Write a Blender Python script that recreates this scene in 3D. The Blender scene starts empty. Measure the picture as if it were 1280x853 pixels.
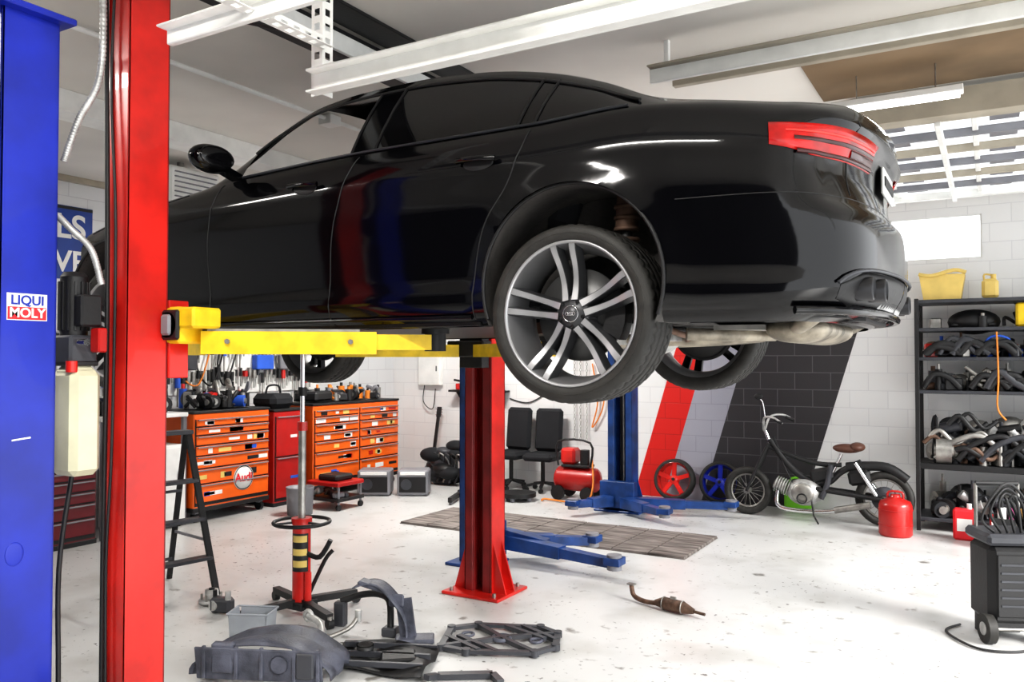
import bpy, math, random
from mathutils import Vector, Matrix, Euler
random.seed(7)
scene=bpy.context.scene
rad=math.radians
try:
    scene.view_settings.view_transform='Standard'
    scene.view_settings.look='Medium High Contrast'
    scene.view_settings.exposure=-.08
except Exception: pass

# ---------------------------------------------------------------- materials
def mat(name,col,rough=.5,metal=0,coat=0,var=.1,ns=5,bump=0,emit=0,alpha=1,trans=0,spec=.5):
    m=bpy.data.materials.new(name); m.use_nodes=True
    nt=m.node_tree; b=nt.nodes['Principled BSDF']
    tc=nt.nodes.new('ShaderNodeTexCoord'); n=nt.nodes.new('ShaderNodeTexNoise')
    n.inputs['Scale'].default_value=ns; n.inputs['Detail'].default_value=4
    nt.links.new(tc.outputs['Object'],n.inputs['Vector'])
    r=nt.nodes.new('ShaderNodeValToRGB')
    r.color_ramp.elements[0].position=.35; r.color_ramp.elements[1].position=.65
    r.color_ramp.elements[0].color=[max(0,c*(1-var)) for c in col]+[1]
    r.color_ramp.elements[1].color=[min(1,c*(1+var)) for c in col]+[1]
    nt.links.new(n.outputs['Fac'],r.inputs['Fac']); nt.links.new(r.outputs['Color'],b.inputs['Base Color'])
    b.inputs['Roughness'].default_value=rough; b.inputs['Metallic'].default_value=metal
    b.inputs['Coat Weight'].default_value=coat; b.inputs['Coat Roughness'].default_value=.03
    b.inputs['Specular IOR Level'].default_value=spec
    b.inputs['Transmission Weight'].default_value=trans
    b.inputs['Alpha'].default_value=alpha
    if emit:
        nt.links.new(r.outputs['Color'],b.inputs['Emission Color']); b.inputs['Emission Strength'].default_value=emit
    if bump:
        bp=nt.nodes.new('ShaderNodeBump'); bp.inputs['Strength'].default_value=bump; bp.inputs['Distance'].default_value=.01
        n2=nt.nodes.new('ShaderNodeTexNoise'); n2.inputs['Scale'].default_value=ns*12
        nt.links.new(tc.outputs['Object'],n2.inputs['Vector'])
        nt.links.new(n2.outputs['Fac'],bp.inputs['Height']); nt.links.new(bp.outputs['Normal'],b.inputs['Normal'])
    return m

def block_mat(name,col,mortar,axis='X',rough=.45):
    m=bpy.data.materials.new(name); m.use_nodes=True
    nt=m.node_tree; b=nt.nodes['Principled BSDF']; L=nt.links.new
    g=nt.nodes.new('ShaderNodeNewGeometry'); s=nt.nodes.new('ShaderNodeSeparateXYZ'); c=nt.nodes.new('ShaderNodeCombineXYZ')
    L(g.outputs['Position'],s.inputs[0]); L(s.outputs[axis],c.inputs['X']); L(s.outputs['Z'],c.inputs['Y'])
    br=nt.nodes.new('ShaderNodeTexBrick'); L(c.outputs[0],br.inputs['Vector'])
    br.inputs['Scale'].default_value=1; br.inputs['Brick Width'].default_value=.4; br.inputs['Row Height'].default_value=.2
    br.inputs['Mortar Size'].default_value=.005; br.inputs['Mortar Smooth'].default_value=.3
    br.inputs['Color1'].default_value=(*col,1); br.inputs['Color2'].default_value=(*[k*.96 for k in col],1)
    br.inputs['Mortar'].default_value=(*mortar,1)
    L(br.outputs['Color'],b.inputs['Base Color']); b.inputs['Roughness'].default_value=rough
    bp=nt.nodes.new('ShaderNodeBump'); bp.invert=True; bp.inputs['Strength'].default_value=.3; bp.inputs['Distance'].default_value=.006
    L(br.outputs['Fac'],bp.inputs['Height']); L(bp.outputs['Normal'],b.inputs['Normal'])
    return m

def floor_mat():
    m=bpy.data.materials.new('floor_epoxy'); m.use_nodes=True
    nt=m.node_tree; b=nt.nodes['Principled BSDF']; L=nt.links.new
    g=nt.nodes.new('ShaderNodeNewGeometry')
    def noise(sc,det,p0,p1,c0,c1):
        n=nt.nodes.new('ShaderNodeTexNoise'); n.inputs['Scale'].default_value=sc; n.inputs['Detail'].default_value=det
        L(g.outputs['Position'],n.inputs['Vector']); r=nt.nodes.new('ShaderNodeValToRGB')
        r.color_ramp.elements[0].position=p0; r.color_ramp.elements[1].position=p1
        r.color_ramp.elements[0].color=(*c0,1); r.color_ramp.elements[1].color=(*c1,1)
        L(n.outputs['Fac'],r.inputs['Fac']); return r
    base=noise(.5,4,.3,.75,(.56,.565,.565),(.69,.69,.68))
    spots=noise(24,4,.315,.35,(.10,.09,.085),(1,1,1))
    mask=noise(1.1,4,.40,.58,(1,1,1),(0,0,0))
    spots2=noise(7,7,.27,.36,(.35,.33,.31),(1,1,1))
    smear=noise(1.7,9,.32,.50,(.80,.79,.77),(1,1,1))
    def mul(a,bb,fac=None):
        x=nt.nodes.new('ShaderNodeMix'); x.data_type='RGBA'; x.blend_type='MULTIPLY'; x.inputs[0].default_value=1
        if fac is not None: L(fac,x.inputs[0])
        L(a,x.inputs[6]); L(bb,x.inputs[7]); return x.outputs[2]
    o=mul(base.outputs['Color'],spots.outputs['Color'],mask.outputs['Color'])
    o=mul(mul(o,smear.outputs['Color']),spots2.outputs['Color'])
    L(o,b.inputs['Base Color']); b.inputs['Roughness'].default_value=.3
    return m

def planks_mat():
    m=bpy.data.materials.new('weathered_planks'); m.use_nodes=True
    nt=m.node_tree; b=nt.nodes['Principled BSDF']; L=nt.links.new
    g=nt.nodes.new('ShaderNodeNewGeometry'); mp=nt.nodes.new('ShaderNodeMapping'); mp.inputs['Scale'].default_value=(2,14,2)
    L(g.outputs['Position'],mp.inputs['Vector'])
    n=nt.nodes.new('ShaderNodeTexNoise'); n.inputs['Scale'].default_value=1.3; n.inputs['Detail'].default_value=6; L(mp.outputs[0],n.inputs['Vector'])
    r=nt.nodes.new('ShaderNodeValToRGB'); r.color_ramp.elements[0].position=.32; r.color_ramp.elements[1].position=.7
    r.color_ramp.elements[0].color=(.05,.04,.035,1); r.color_ramp.elements[1].color=(.33,.29,.27,1)
    L(n.outputs['Fac'],r.inputs['Fac']); L(r.outputs['Color'],b.inputs['Base Color']); b.inputs['Roughness'].default_value=.7
    return m

M_floor=floor_mat(); M_plank=planks_mat()
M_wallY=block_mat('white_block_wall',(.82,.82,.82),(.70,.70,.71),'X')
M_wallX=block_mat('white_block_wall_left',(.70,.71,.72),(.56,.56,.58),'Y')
M_sred=block_mat('red_wall_paint',(.70,.02,.015),(.5,.015,.01),'X')
M_sgrey=block_mat('pale_grey_wall_paint',(.38,.38,.44),(.30,.30,.35),'X')
M_sdark=block_mat('charcoal_wall_paint',(.045,.042,.046),(.11,.11,.115),'X')
M_ceil=mat('ceiling_panel',(.76,.73,.68),.6,var=.12,ns=.6)
M_dim=mat('dim_panel',(.05,.05,.052),.7)
M_paint=mat('black_car_paint',(.0022,.0022,.0032),.09,var=.05,spec=.42)
M_glassd=mat('tinted_glass',(.006,.006,.007),.03,var=.02,spec=.4)
M_glassc=mat('clear_windscreen',(.25,.28,.28),.02,alpha=.35,var=.02)
M_plast=mat('black_plastic',(.012,.012,.013),.5,bump=.1)
M_liner=mat('wheel_well_liner',(.075,.07,.066),.7,bump=.3,var=.4)
M_dplast=mat('grey_black_plastic',(.045,.047,.055),.42,var=.2)
M_slate=mat('slate_grey_liner',(.075,.08,.105),.5,var=.4,ns=9,bump=.3)
M_rub=mat('tire_rubber',(.022,.021,.019),.62,var=.25,ns=20,bump=.2)
M_rimf=mat('machined_alloy',(.40,.40,.41),.34,metal=.55)
M_rimd=mat('grey_alloy_paint',(.065,.066,.07),.38,metal=.5)
M_barrel=mat('lit_rim_barrel',(.18,.18,.185),.4,metal=.4)  # lighter than the rim paint, lit look of the barrel put into its colour
M_disc=mat('brake_disc_steel',(.12,.12,.12),.45,metal=.7)
M_chrome=mat('chrome',(.75,.75,.76),.12,metal=1)
M_dchrome=mat('dark_chrome',(.03,.03,.033),.3,metal=.5)
M_steel=mat('dull_steel',(.34,.33,.31),.42,metal=.8,var=.25,ns=12)
M_exh=mat('heat_stained_exhaust',(.30,.27,.22),.5,metal=.6,var=.5,ns=9,bump=.2)
M_rust=mat('rusty_metal',(.14,.085,.06),.65,metal=.4,var=.4,ns=15)
M_alu=mat('aluminium_cast',(.5,.5,.49),.45,metal=.5,var=.25,ns=14)
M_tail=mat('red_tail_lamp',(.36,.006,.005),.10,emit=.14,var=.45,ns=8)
M_tail2=mat('dark_red_lamp',(.05,.002,.002),.08)
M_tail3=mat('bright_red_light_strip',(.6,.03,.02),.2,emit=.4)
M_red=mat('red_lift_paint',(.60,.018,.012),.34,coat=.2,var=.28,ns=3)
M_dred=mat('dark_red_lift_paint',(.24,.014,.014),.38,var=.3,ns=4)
M_blue=mat('blue_lift_paint',(.008,.022,.34),.36,coat=.1,var=.22,ns=3)
M_dblue=mat('faded_blue_paint',(.012,.05,.19),.4,var=.35,ns=6)
M_yel=mat('yellow_arm_paint',(.85,.58,.02),.38,var=.16,ns=9)
M_org=mat('orange_tool_chest_paint',(.85,.14,.012),.35,coat=.2,var=.06)
M_redcab=mat('red_cabinet_paint',(.42,.012,.010),.35,coat=.2)
M_maroon=mat('maroon_cabinet_paint',(.13,.006,.012),.35)
M_white=mat('white_enamel',(.8,.8,.78),.35,var=.06)
M_wsteel=mat('white_painted_steel',(.86,.86,.83),.45,var=.05,ns=8)
M_beige=mat('beige_beam',(.40,.36,.29),.6)
M_brown=mat('brown_panel',(.17,.115,.065),.7,var=.35,ns=1.2)
M_tank=mat('milky_plastic_tank',(.66,.64,.46),.35,var=.12,ns=5)
M_clear=mat('frosted_plastic',(.4,.43,.47),.3,alpha=.75)
M_grey=mat('grey_metal',(.22,.22,.24),.45)
M_dark=mat('dark_cloth',(.012,.013,.016),.85)
M_banner=mat('blue_banner_vinyl',(.01,.05,.28),.5)
M_brownl=mat('brown_leather',(.10,.04,.025),.5)
M_green=mat('green_plastic',(.2,.6,.03),.4)
M_yell2=mat('translucent_yellow_plastic',(.75,.55,.16),.45)
M_orange2=mat('orange_cable',(.8,.25,.03),.5)
M_lamp=mat('fluorescent_tube_glow',(1,1,1),.5,emit=6,var=0)
M_bluerag=mat('blue_label',(.03,.12,.6),.5)
M_pink=mat('pink_bottle',(.65,.12,.35),.4)
M_doorglow=mat('glowing_translucent_panel',(.8,.83,.85),.5,emit=.5,var=.05)  # brightness of the raised door panels is added as emission
M_stred=mat('sticker_red',(.75,.02,.03),.4); M_stblue=mat('sticker_blue',(.01,.03,.35),.4)

# ---------------------------------------------------------------- builder
def pchip(pts):
    xs=[p[0] for p in pts]; ys=[p[1] for p in pts]; n=len(xs)
    dl=[(ys[i+1]-ys[i])/(xs[i+1]-xs[i]) for i in range(n-1)]
    m=[dl[0]]+[0 if dl[i-1]*dl[i]<=0 else 2*dl[i-1]*dl[i]/(dl[i-1]+dl[i]) for i in range(1,n-1)]+[dl[-1]]
    def f(x):
        if x<=xs[0]: return ys[0]
        if x>=xs[-1]: return ys[-1]
        i=0
        while x>xs[i+1]: i+=1
        h=xs[i+1]-xs[i]; t=(x-xs[i])/h
        return ((2*t**3-3*t*t+1)*ys[i]+(t**3-2*t*t+t)*h*m[i]+(-2*t**3+3*t*t)*ys[i+1]+(t**3-t*t)*h*m[i+1])
    return f
def crpath(pts,sub):
    pts=[Vector(p) for p in pts]
    if sub<=1 or len(pts)<3: return pts
    out=[]
    for i in range(len(pts)-1):
        p0=pts[max(i-1,0)];p1=pts[i];p2=pts[i+1];p3=pts[min(i+2,len(pts)-1)]
        for k in range(sub):
            t=k/sub
            out.append(.5*((2*p1)+(p2-p0)*t+(2*p0-5*p1+4*p2-p3)*t*t+(3*p1-p0-3*p2+p3)*t**3))
    out.append(pts[-1]); return out

class B:
    def __init__(s,name,parent=None):
        s.name=name;s.parent=parent;s.v=[];s.f=[];s.m=[];s.sm=[];s.mats=[];s.M=Matrix()
    def add(s,vs,fs,mt,smooth=False):
        if mt not in s.mats: s.mats.append(mt)
        k=s.mats.index(mt); o=len(s.v)
        s.v+=[tuple(s.M@Vector(p)) for p in vs]
        for f in fs: s.f.append(tuple(i+o for i in f)); s.m.append(k); s.sm.append(smooth)
    def box(s,c,size,mt,rot=(0,0,0),bev=.004):
        h=[k/2 for k in size]; b=min(bev,min(h)*.9); R=Euler([rad(a) for a in rot]).to_matrix(); c=Vector(c)
        vs=[];cid={}
        for ix,sx in enumerate((-1,1)):
            for iy,sy in enumerate((-1,1)):
                for iz,sz in enumerate((-1,1)):
                    cid[(sx,sy,sz)]=len(vs)
                    vs+=[(sx*h[0],sy*(h[1]-b),sz*(h[2]-b)),(sx*(h[0]-b),sy*h[1],sz*(h[2]-b)),(sx*(h[0]-b),sy*(h[1]-b),sz*h[2])]
        fs=[]
        for a in range(3):
            o1,o2=[k for k in range(3) if k!=a]
            for sg in (-1,1):
                q=[]
                for p,r in ((-1,-1),(1,-1),(1,1),(-1,1)):
                    t=[0,0,0];t[a]=sg;t[o1]=p;t[o2]=r;q.append(cid[tuple(t)]+a)
                fs.append(q)
            for p in (-1,1):
                for r in (-1,1):
                    t=[0,0,0];t[o1]=p;t[o2]=r
                    t[a]=-1;c0=cid[tuple(t)];t[a]=1;c1=cid[tuple(t)]
                    fs.append((c0+o1,c1+o1,c1+o2,c0+o2))
        for c0 in cid.values(): fs.append((c0,c0+1,c0+2))
        s.add([R@Vector(p)+c for p in vs],fs,mt)
    def beam(s,p0,p1,w,h,mt,up=(0,0,1),bev=.003,w1=None,h1=None):
        p0=Vector(p0);p1=Vector(p1);d=(p1-p0).normalized();u=Vector(up)
        if abs(d.dot(u))>.98:u=Vector((0,1,0))
        sd=d.cross(u).normalized();u=sd.cross(d)
        w1=w1 or w;h1=h1 or h
        vs=[p0+sd*a*w/2+u*b*h/2 for a,b in((-1,-1),(1,-1),(1,1),(-1,1))]+[p1+sd*a*w1/2+u*b*h1/2 for a,b in((-1,-1),(1,-1),(1,1),(-1,1))]
        s.add(vs,[(3,2,1,0),(4,5,6,7),(0,1,5,4),(1,2,6,5),(2,3,7,6),(3,0,4,7)],mt)
    def cyl(s,p0,p1,r,mt,r1=None,n=20,caps=True):
        p0=Vector(p0);p1=Vector(p1);r1=r if r1 is None else r1
        d=(p1-p0).normalized();a=d.orthogonal().normalized();b=d.cross(a)
        c=[(math.cos(2*math.pi*i/n),math.sin(2*math.pi*i/n)) for i in range(n)]
        A=[p0+(a*x+b*y)*r for x,y in c];C=[p1+(a*x+b*y)*r1 for x,y in c]
        s.add(A+C,[(i,(i+1)%n,n+(i+1)%n,n+i) for i in range(n)],mt,True)
        if caps: s.add(A,[tuple(range(n))[::-1]],mt); s.add(C,[tuple(range(n))],mt)
    def tube(s,pts,r,mt,n=8,sub=1,closed=False):
        p=crpath(pts,sub); N=len(p)
        rr=r if callable(r) else (lambda t:r)
        t0=(p[1]-p[0]).normalized(); a=t0.orthogonal().normalized(); rings=[]
        for i in range(N):
            if closed: t=(p[(i+1)%N]-p[i-1]).normalized()
            else: t=(p[min(i+1,N-1)]-p[max(i-1,0)]).normalized()
            a=(a-t*a.dot(t)).normalized(); b=t.cross(a); q=rr(i/max(1,N-1))
            rings.append([p[i]+(a*math.cos(2*math.pi*k/n)+b*math.sin(2*math.pi*k/n))*q for k in range(n)])
        vs=[v for rg in rings for v in rg]; fs=[]
        for i in range(N if closed else N-1):
            j=(i+1)%N
            for k in range(n): fs.append((i*n+k,i*n+(k+1)%n,j*n+(k+1)%n,j*n+k))
        s.add(vs,fs,mt,True)
        if not closed:
            s.add(rings[0],[tuple(range(n))],mt); s.add(rings[-1],[tuple(range(n))],mt)
    def ring(s,c,R,r,mt,axis='Z',n=40,m=8,sy=1):
        pts=[]
        for i in range(n):
            t=2*math.pi*i/n;x=R*math.cos(t);y=R*math.sin(t)*sy
            pts.append(Vector(c)+Vector({'Z':(x,y,0),'Y':(x,0,y),'X':(0,x,y)}[axis]))
        s.tube(pts,r,mt,n=m,closed=True)
    def lathe(s,prof,mt,c=(0,0,0),axis='Z',n=40,mod=None,smooth=True,sc=1):
        vs=[];m=len(prof);c=Vector(c)
        for i in range(n):
            t=2*math.pi*i/n;ct,st=math.cos(t),math.sin(t)
            for (r,h) in prof:
                if mod: r=mod(r,h,i)
                vs.append(c+Vector({'Z':(r*ct,r*st,h),'Y':(r*ct,h,r*st),'X':(h,r*ct*sc,r*st)}[axis]))
        fs=[(i*m+k,((i+1)%n)*m+k,((i+1)%n)*m+k+1,i*m+k+1) for i in range(n) for k in range(m-1)]
        s.add(vs,fs,mt,smooth)
    def grid(s,rows,mt,smooth=True):
        n=len(rows[0]);vs=[p for r in rows for p in r]
        s.add(vs,[(i*n+k,i*n+k+1,(i+1)*n+k+1,(i+1)*n+k) for i in range(len(rows)-1) for k in range(n-1)],mt,smooth)
    def prism(s,poly,org,ux,uy,dep,mt,smooth=False):
        org=Vector(org);ux=Vector(ux);uy=Vector(uy);dep=Vector(dep);n=len(poly)
        A=[org+ux*x+uy*y for x,y in poly];C=[p+dep for p in A]
        s.add(A+C,[tuple(range(n))[::-1],tuple(range(n,2*n))]+[(i,(i+1)%n,n+(i+1)%n,n+i) for i in range(n)],mt,smooth)
    def ball(s,c,r,mt,n=16,m=10):
        if not hasattr(r,'__len__'): r=(r,r,r)
        rows=[]
        for i in range(m+1):
            ph=math.pi*i/m
            rows.append([(c[0]+r[0]*math.sin(ph)*math.cos(2*math.pi*k/n),c[1]+r[1]*math.sin(ph)*math.sin(2*math.pi*k/n),c[2]+r[2]*math.cos(ph)) for k in range(n+1)])
        s.grid(rows,mt)
    def done(s,loc=(0,0,0),rot=(0,0,0),weld=False,recalc=True,scale=1):
        import bmesh
        me=bpy.data.meshes.new(s.name); me.from_pydata(s.v,[],s.f); 
        for m in s.mats: me.materials.append(m)
        me.polygons.foreach_set('material_index',s.m); me.polygons.foreach_set('use_smooth',s.sm)
        bm=bmesh.new(); bm.from_mesh(me)
        if weld: bmesh.ops.remove_doubles(bm,verts=bm.verts,dist=.0004)
        if recalc: bmesh.ops.recalc_face_normals(bm,faces=bm.faces)
        bm.to_mesh(me); bm.free(); me.update()
        o=bpy.data.objects.new(s.name,me); scene.collection.objects.link(o)
        o.location=loc;o.rotation_euler=[rad(a) for a in rot]; o.scale=(scale,)*3
        if s.parent: o.parent=s.parent
        return o
def empty(name,loc=(0,0,0),rot=(0,0,0)):
    e=bpy.data.objects.new(name,None); scene.collection.objects.link(e); e.empty_display_size=.2
    e.location=loc; e.rotation_euler=[rad(a) for a in rot]; return e
def text(name,body,size,loc,rot,mt,parent=None,ext=.001,align='CENTER',bold=0):
    c=bpy.data.curves.new(name,'FONT'); c.body=body;c.size=size;c.extrude=ext;c.align_x=align;c.align_y='CENTER';c.offset=bold
    c.materials.append(mt); o=bpy.data.objects.new(name,c); scene.collection.objects.link(o)
    o.location=loc;o.rotation_euler=[rad(a) for a in rot]
    if parent: o.parent=parent
    return o

# ---------------------------------------------------------------- room
CZ=3.6
b=B('floor'); b.box((-2.25,2.8,-.05),(12.5,15.4,.1),M_floor,bev=0); b.done()
b=B('ceiling'); b.box((-2.25,2.8,CZ+.05),(12.5,15.4,.1),M_ceil,bev=0); b.done()
b=B('wall_back')
WX0,WX1,WZ0,WZ1=-1.25,-.07,2.84,3.31
b.box(((-8.4+WX0)/2,10.075,CZ/2),(WX0+8.4,.15,CZ),M_wallY,bev=0)
b.box(((4+WX1)/2,10.075,CZ/2),(4-WX1,.15,CZ),M_wallY,bev=0)
b.box(((WX0+WX1)/2,10.075,WZ0/2),(WX1-WX0,.15,WZ0),M_wallY,bev=0)
b.box(((WX0+WX1)/2,10.075,(CZ+WZ1)/2),(WX1-WX0,.15,CZ-WZ1),M_wallY,bev=0)
def stripe(x0,x1,mt):
    k=.30; z=2.35
    b.add([(x0,9.996,0.0),(x1,9.996,0.0),(x1+k*z,9.996,z),(x0+k*z,9.996,z)],[(0,1,2,3)],mt)
stripe(-4.02,-3.62,M_sred);stripe(-3.62,-3.13,M_sgrey);stripe(-3.13,-1.93,M_sdark)
b.done(recalc=False)
b=B('window_1')
for z in(WZ0,WZ1): b.box(((WX0+WX1)/2,10.05,z),(WX1-WX0,.08,.03),M_white)
for x in(WX0,WX1,(WX0+WX1)/2-.3): b.box((x,10.05,(WZ0+WZ1)/2),(.03,.08,WZ1-WZ0),M_white)
b.done()
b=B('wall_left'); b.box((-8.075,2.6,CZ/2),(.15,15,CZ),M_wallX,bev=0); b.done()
b=B('wall_near'); b.box((-2.3,-4.475,CZ/2),(12,.15,CZ),M_dim,bev=0); b.done()
b=B('trim_1'); b.box((-7.97,2.8,CZ-.03),(.06,14.2,.06),M_beige); b.done()
b=B('trim_2'); b.box((-2.2,9.96,CZ-.04),(11.5,.08,.08),M_beige); b.done()

# ceiling members
b=B('ceiling_beam'); b.box((-5.55,2.8,3.525),(.24,14,.15),M_wsteel); b.done()
b=B('ceiling_channel')
b.box((-3.17,4.2,3.53),(.12,3.6,.14),M_plast); b.box((-3.08,4.2,3.50),(.03,3.6,.1),M_wsteel)
b.box((-2.95,4.2,3.59),(.2,3.6,.02),M_plast); b.done()
b=B('ceiling_conduit')
for x in(-4.3,): b.cyl((x,-3,3.57),(x,9.8,3.57),.016,M_wsteel,n=8)
b.box((-4.3,4.6,3.56),(.12,.12,.07),M_wsteel)
b.done()
def perf(b,p0,p1,w,mt,n,up=(0,0,1)):
    p0=Vector(p0);p1=Vector(p1);d=(p1-p0).normalized();u=Vector(up)
    sd=d.cross(u).normalized();u=sd.cross(d)
    for fl,(e,nrm) in enumerate(((u,sd),(sd,u))):
        for k in (.12,.88):
            q=e*w*k
            b.beam(p0+q,p1+q,.003 if fl==0 else w*.26,w*.26 if fl==0 else .003,mt,up=u)
        L=(p1-p0).length
        for i in range(n):
            c0=p0+d*(L*(i+.0)/n)+e*w*.5; c1=p0+d*(L*(i+.5)/n)+e*w*.5
            b.beam(c0,c1,.003 if fl==0 else w*.52,w*.52 if fl==0 else .003,mt,up=u)
b=B('overhead_door_track')
b.box((.35,2.50,2.90),(5.55,.02,.095),M_wsteel); b.box((.35,2.475,2.945),(5.55,.06,.012),M_wsteel); b.box((.35,2.475,2.857),(5.55,.06,.008),M_wsteel)
perf(b,(-2.40,2.52,2.86),(-2.40,2.52,3.6),.06,M_wsteel,12,up=(0,1,0))
perf(b,(-2.40,1.2,3.05),(-2.40,2.52,3.05),.06,M_wsteel,20)
b.box((-2.1,2.12,3.05),(1.5,.03,.06),M_wsteel); b.box((-2.1,2.09,3.08),(1.5,.07,.01),M_wsteel)
perf(b,(-1.35,2.1,3.05),(-1.35,2.1,3.6),.05,M_wsteel,9,up=(0,1,0))
b.tube([(-3.0,2.45,3.3),(-2.7,2.5,3.2),(-2.45,2.55,3.12)],.008,M_plast,sub=6)
b.done()
b=B('overhead_door_rail')
b.box((.7,4.5,3.41),(4.8,.03,.09),M_wsteel); b.box((.7,4.47,3.45),(4.8,.08,.012),M_beige)
for x in(-1.6,0,1.5,3): b.box((x,4.5,3.53),(.03,.03,.15),M_wsteel)
b.box((.7,4.9,3.52),(4.8,.05,.12),M_beige)
b.done()
b=B('overhead_sectional_door')
for i in range(6):
    y=6.35+i*.5
    b.box((1.0,y+.25,3.47),(3.7,.44,.03),M_doorglow)
    b.box((1.0,y,3.43),(3.7,.04,.06),M_grey if i%2 else M_beige)
    b.box((1.0,y+.06,3.45),(3.7,.03,.05),M_wsteel)
    for j in range(6):
        b.box((-.8+j*.72,y+.25,3.45),(.04,.44,.05),M_wsteel); b.box((-.62+j*.72,y+.25,3.452),(.18,.16,.006),M_grey,bev=0)
b.box((1.0,9.37,3.44),(3.7,.08,.1),M_wsteel); b.box((-.87,7.85,3.42),(.05,3.1,.12),M_wsteel)
for x in(-.6,1,2.6):
    for y in(6.5,9.2): b.box((x,y,3.54),(.03,.03,.12),M_wsteel)
b.box((1.0,6.2,3.47),(3.7,.14,.18),M_beige); b.box((-.3,7.85,3.38),(.04,3.1,.05),M_wsteel)
b.done()
b=B('ceiling_brown_panel'); b.box((.95,5.5,3.585),(3.9,1.1,.03),M_brown); b.done()  # plain brown slab set against the ceiling, tone mottled at random
def fluo(x,y,z,L,rot=0):
    e=B('fluorescent_and_fill_lamp')
    e.box((0,0,.03),(L,.1,.04),M_white); 
    for k in(-.03,.03): e.cyl((-L/2+.02,k,0),(L/2-.02,k,0),.013,M_lamp)
    e.cyl((-L*.3,0,.05),(-L*.3,0,CZ-z),.004,M_steel,n=6); e.cyl((L*.3,0,.05),(L*.3,0,CZ-z),.004,M_steel,n=6)
    e.done((x,y,z),(0,0,rot))
fluo(-.50,5.6,3.36,.75)
fluo(-4.8,1.2,3.45,1.2);fluo(-5.5,7.6,3.42,1.2);fluo(-1.5,1.0,3.45,1.2)  # added fixtures that fill the left and near parts with light
b=B('ceiling_heater_unit')
b.box((0,0,0),(.45,.55,.34),M_white,bev=.02)
for i in range(6): b.box((.23,0,-.11+i*.045),(.02,.46,.012),M_grey)
b.cyl((0,0,.17),(0,0,.26),.03,M_steel); b.done((-6.55,5.0,3.34))

# ---------------------------------------------------------------- car
car=empty('car',(-1.417,3.77,1.69),(0,0,180))
yo=pchip([(-.4,.925),(-.1,.936),(.3,.937),(2.4,.937),(2.9,.925),(3.27,.88)])
zb=pchip([(-1.12,.925),(-.9,.945),(-.6,.99),(-.2,1.03),(.2,1.015),(1,1.015),(1.85,.99),(2.3,.955),(2.8,.90),(3.27,.83)])
zc=pchip([(-1.12,.955),(-1.07,1.005),(-1.02,1.022),(-.8,1.025),(-.6,1.045),(-.45,1.075),(-.35,1.125),(-.2,1.20),(0,1.305),(.2,1.395),(.5,1.47),(.9,1.50),(1.3,1.485),(1.6,1.43),(1.8,1.36),(2.0,1.26),(2.25,1.13),(2.5,1.03),(2.65,1.01),(3,.97),(3.27,.90)])
ry=pchip([(-1.12,.3),(-1.0,.62),(-.8,.74),(-.55,.77),(-.3,.705),(0,.65),(.3,.612),(.6,.592),(1,.585),(1.3,.59),(1.58,.60),(1.82,.64),(2.05,.70),(2.25,.76),(2.4,.79),(2.8,.78),(3.27,.72)])
rz=pchip([(-1.12,.94),(-1.0,.98),(-.8,.997),(-.55,1.033),(-.3,1.10),(0,1.235),(.3,1.335),(.6,1.395),(1,1.425),(1.3,1.42),(1.58,1.39),(1.82,1.29),(2.05,1.13),(2.25,1.0),(2.4,.975),(2.8,.935),(3.27,.865)])
arcp=[(0,-.4,.925),(.25,-.65,.897),(.43,-.82,.85),(.585,-.95,.76),(.746,-1.03,.62),(.97,-1.08,.4),(1.17,-1.1,.2),(1.37,-1.105,0)]
fs_=pchip([(a,s) for a,s,y in arcp]); fy_=pchip([(a,y) for a,s,y in arcp])
def pos(a): return (-.4-a,yo(-.4-a)) if a<0 else (fs_(a),fy_(a))
def outline(a):
    s,y=pos(a); s0,y0=pos(a-.03); s1,y1=pos(min(a+.03,1.37))
    ds,dy=s1-s0,y1-y0; l=math.hypot(ds,dy) or 1
    ns,ny=dy/l,-ds/l
    if a>1.365: ns,ny=-1,0
    return s,y,ns,ny
os_=pchip([(.20,-.10),(.23,-.05),(.27,-.022),(.32,-.012),(.40,-.024),(.5,-.018),(.6,-.007),(.70,0),(.80,-.003),(.865,-.003),(.885,-.012),(.93,-.026),(.97,-.045),(1.0,-.075)])
or_=pchip([(.20,-.16),(.24,-.07),(.30,-.02),(.36,0),(.5,.005),(.60,.0),(.635,-.012),(.66,-.04),(.70,-.06),(.78,-.075),(.86,-.075),(.93,-.055),(.97,-.02),(1.0,-.03)])
AR=.392;AC=.36
def surf(a,z,off=0):
    s,y,ns,ny=outline(a); Z=zb(s); zn=.2+(z-.2)/(Z-.2)*.8
    w=min(1,max(0,(-ns-.25)/.65)); w=w*w*(3-2*w)
    o=os_(zn)*(1-w)+or_(zn)*w
    for c in(0,2.91):
        d=math.hypot(s-c,z-AC); o+=.012*math.exp(-((d-AR)/.05)**2)*(1-w)
    o+=off
    return Vector((s+ns*o,max(0,y+ny*o),z))
def aof(s): return -.4-s
cols=[]
br=[3.27,1.95,1.17,1.03,.27,.19,-.23,-.4]
for i in range(len(br)-1):
    n=max(1,round((br[i]-br[i+1])/.033))
    for k in range(n): cols.append(aof(br[i]+(br[i+1]-br[i])*k/n))
n=42
for k in range(n+1): cols.append(1.37*k/n)
NL=26;NG=9;NR=12
V=[]
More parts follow.
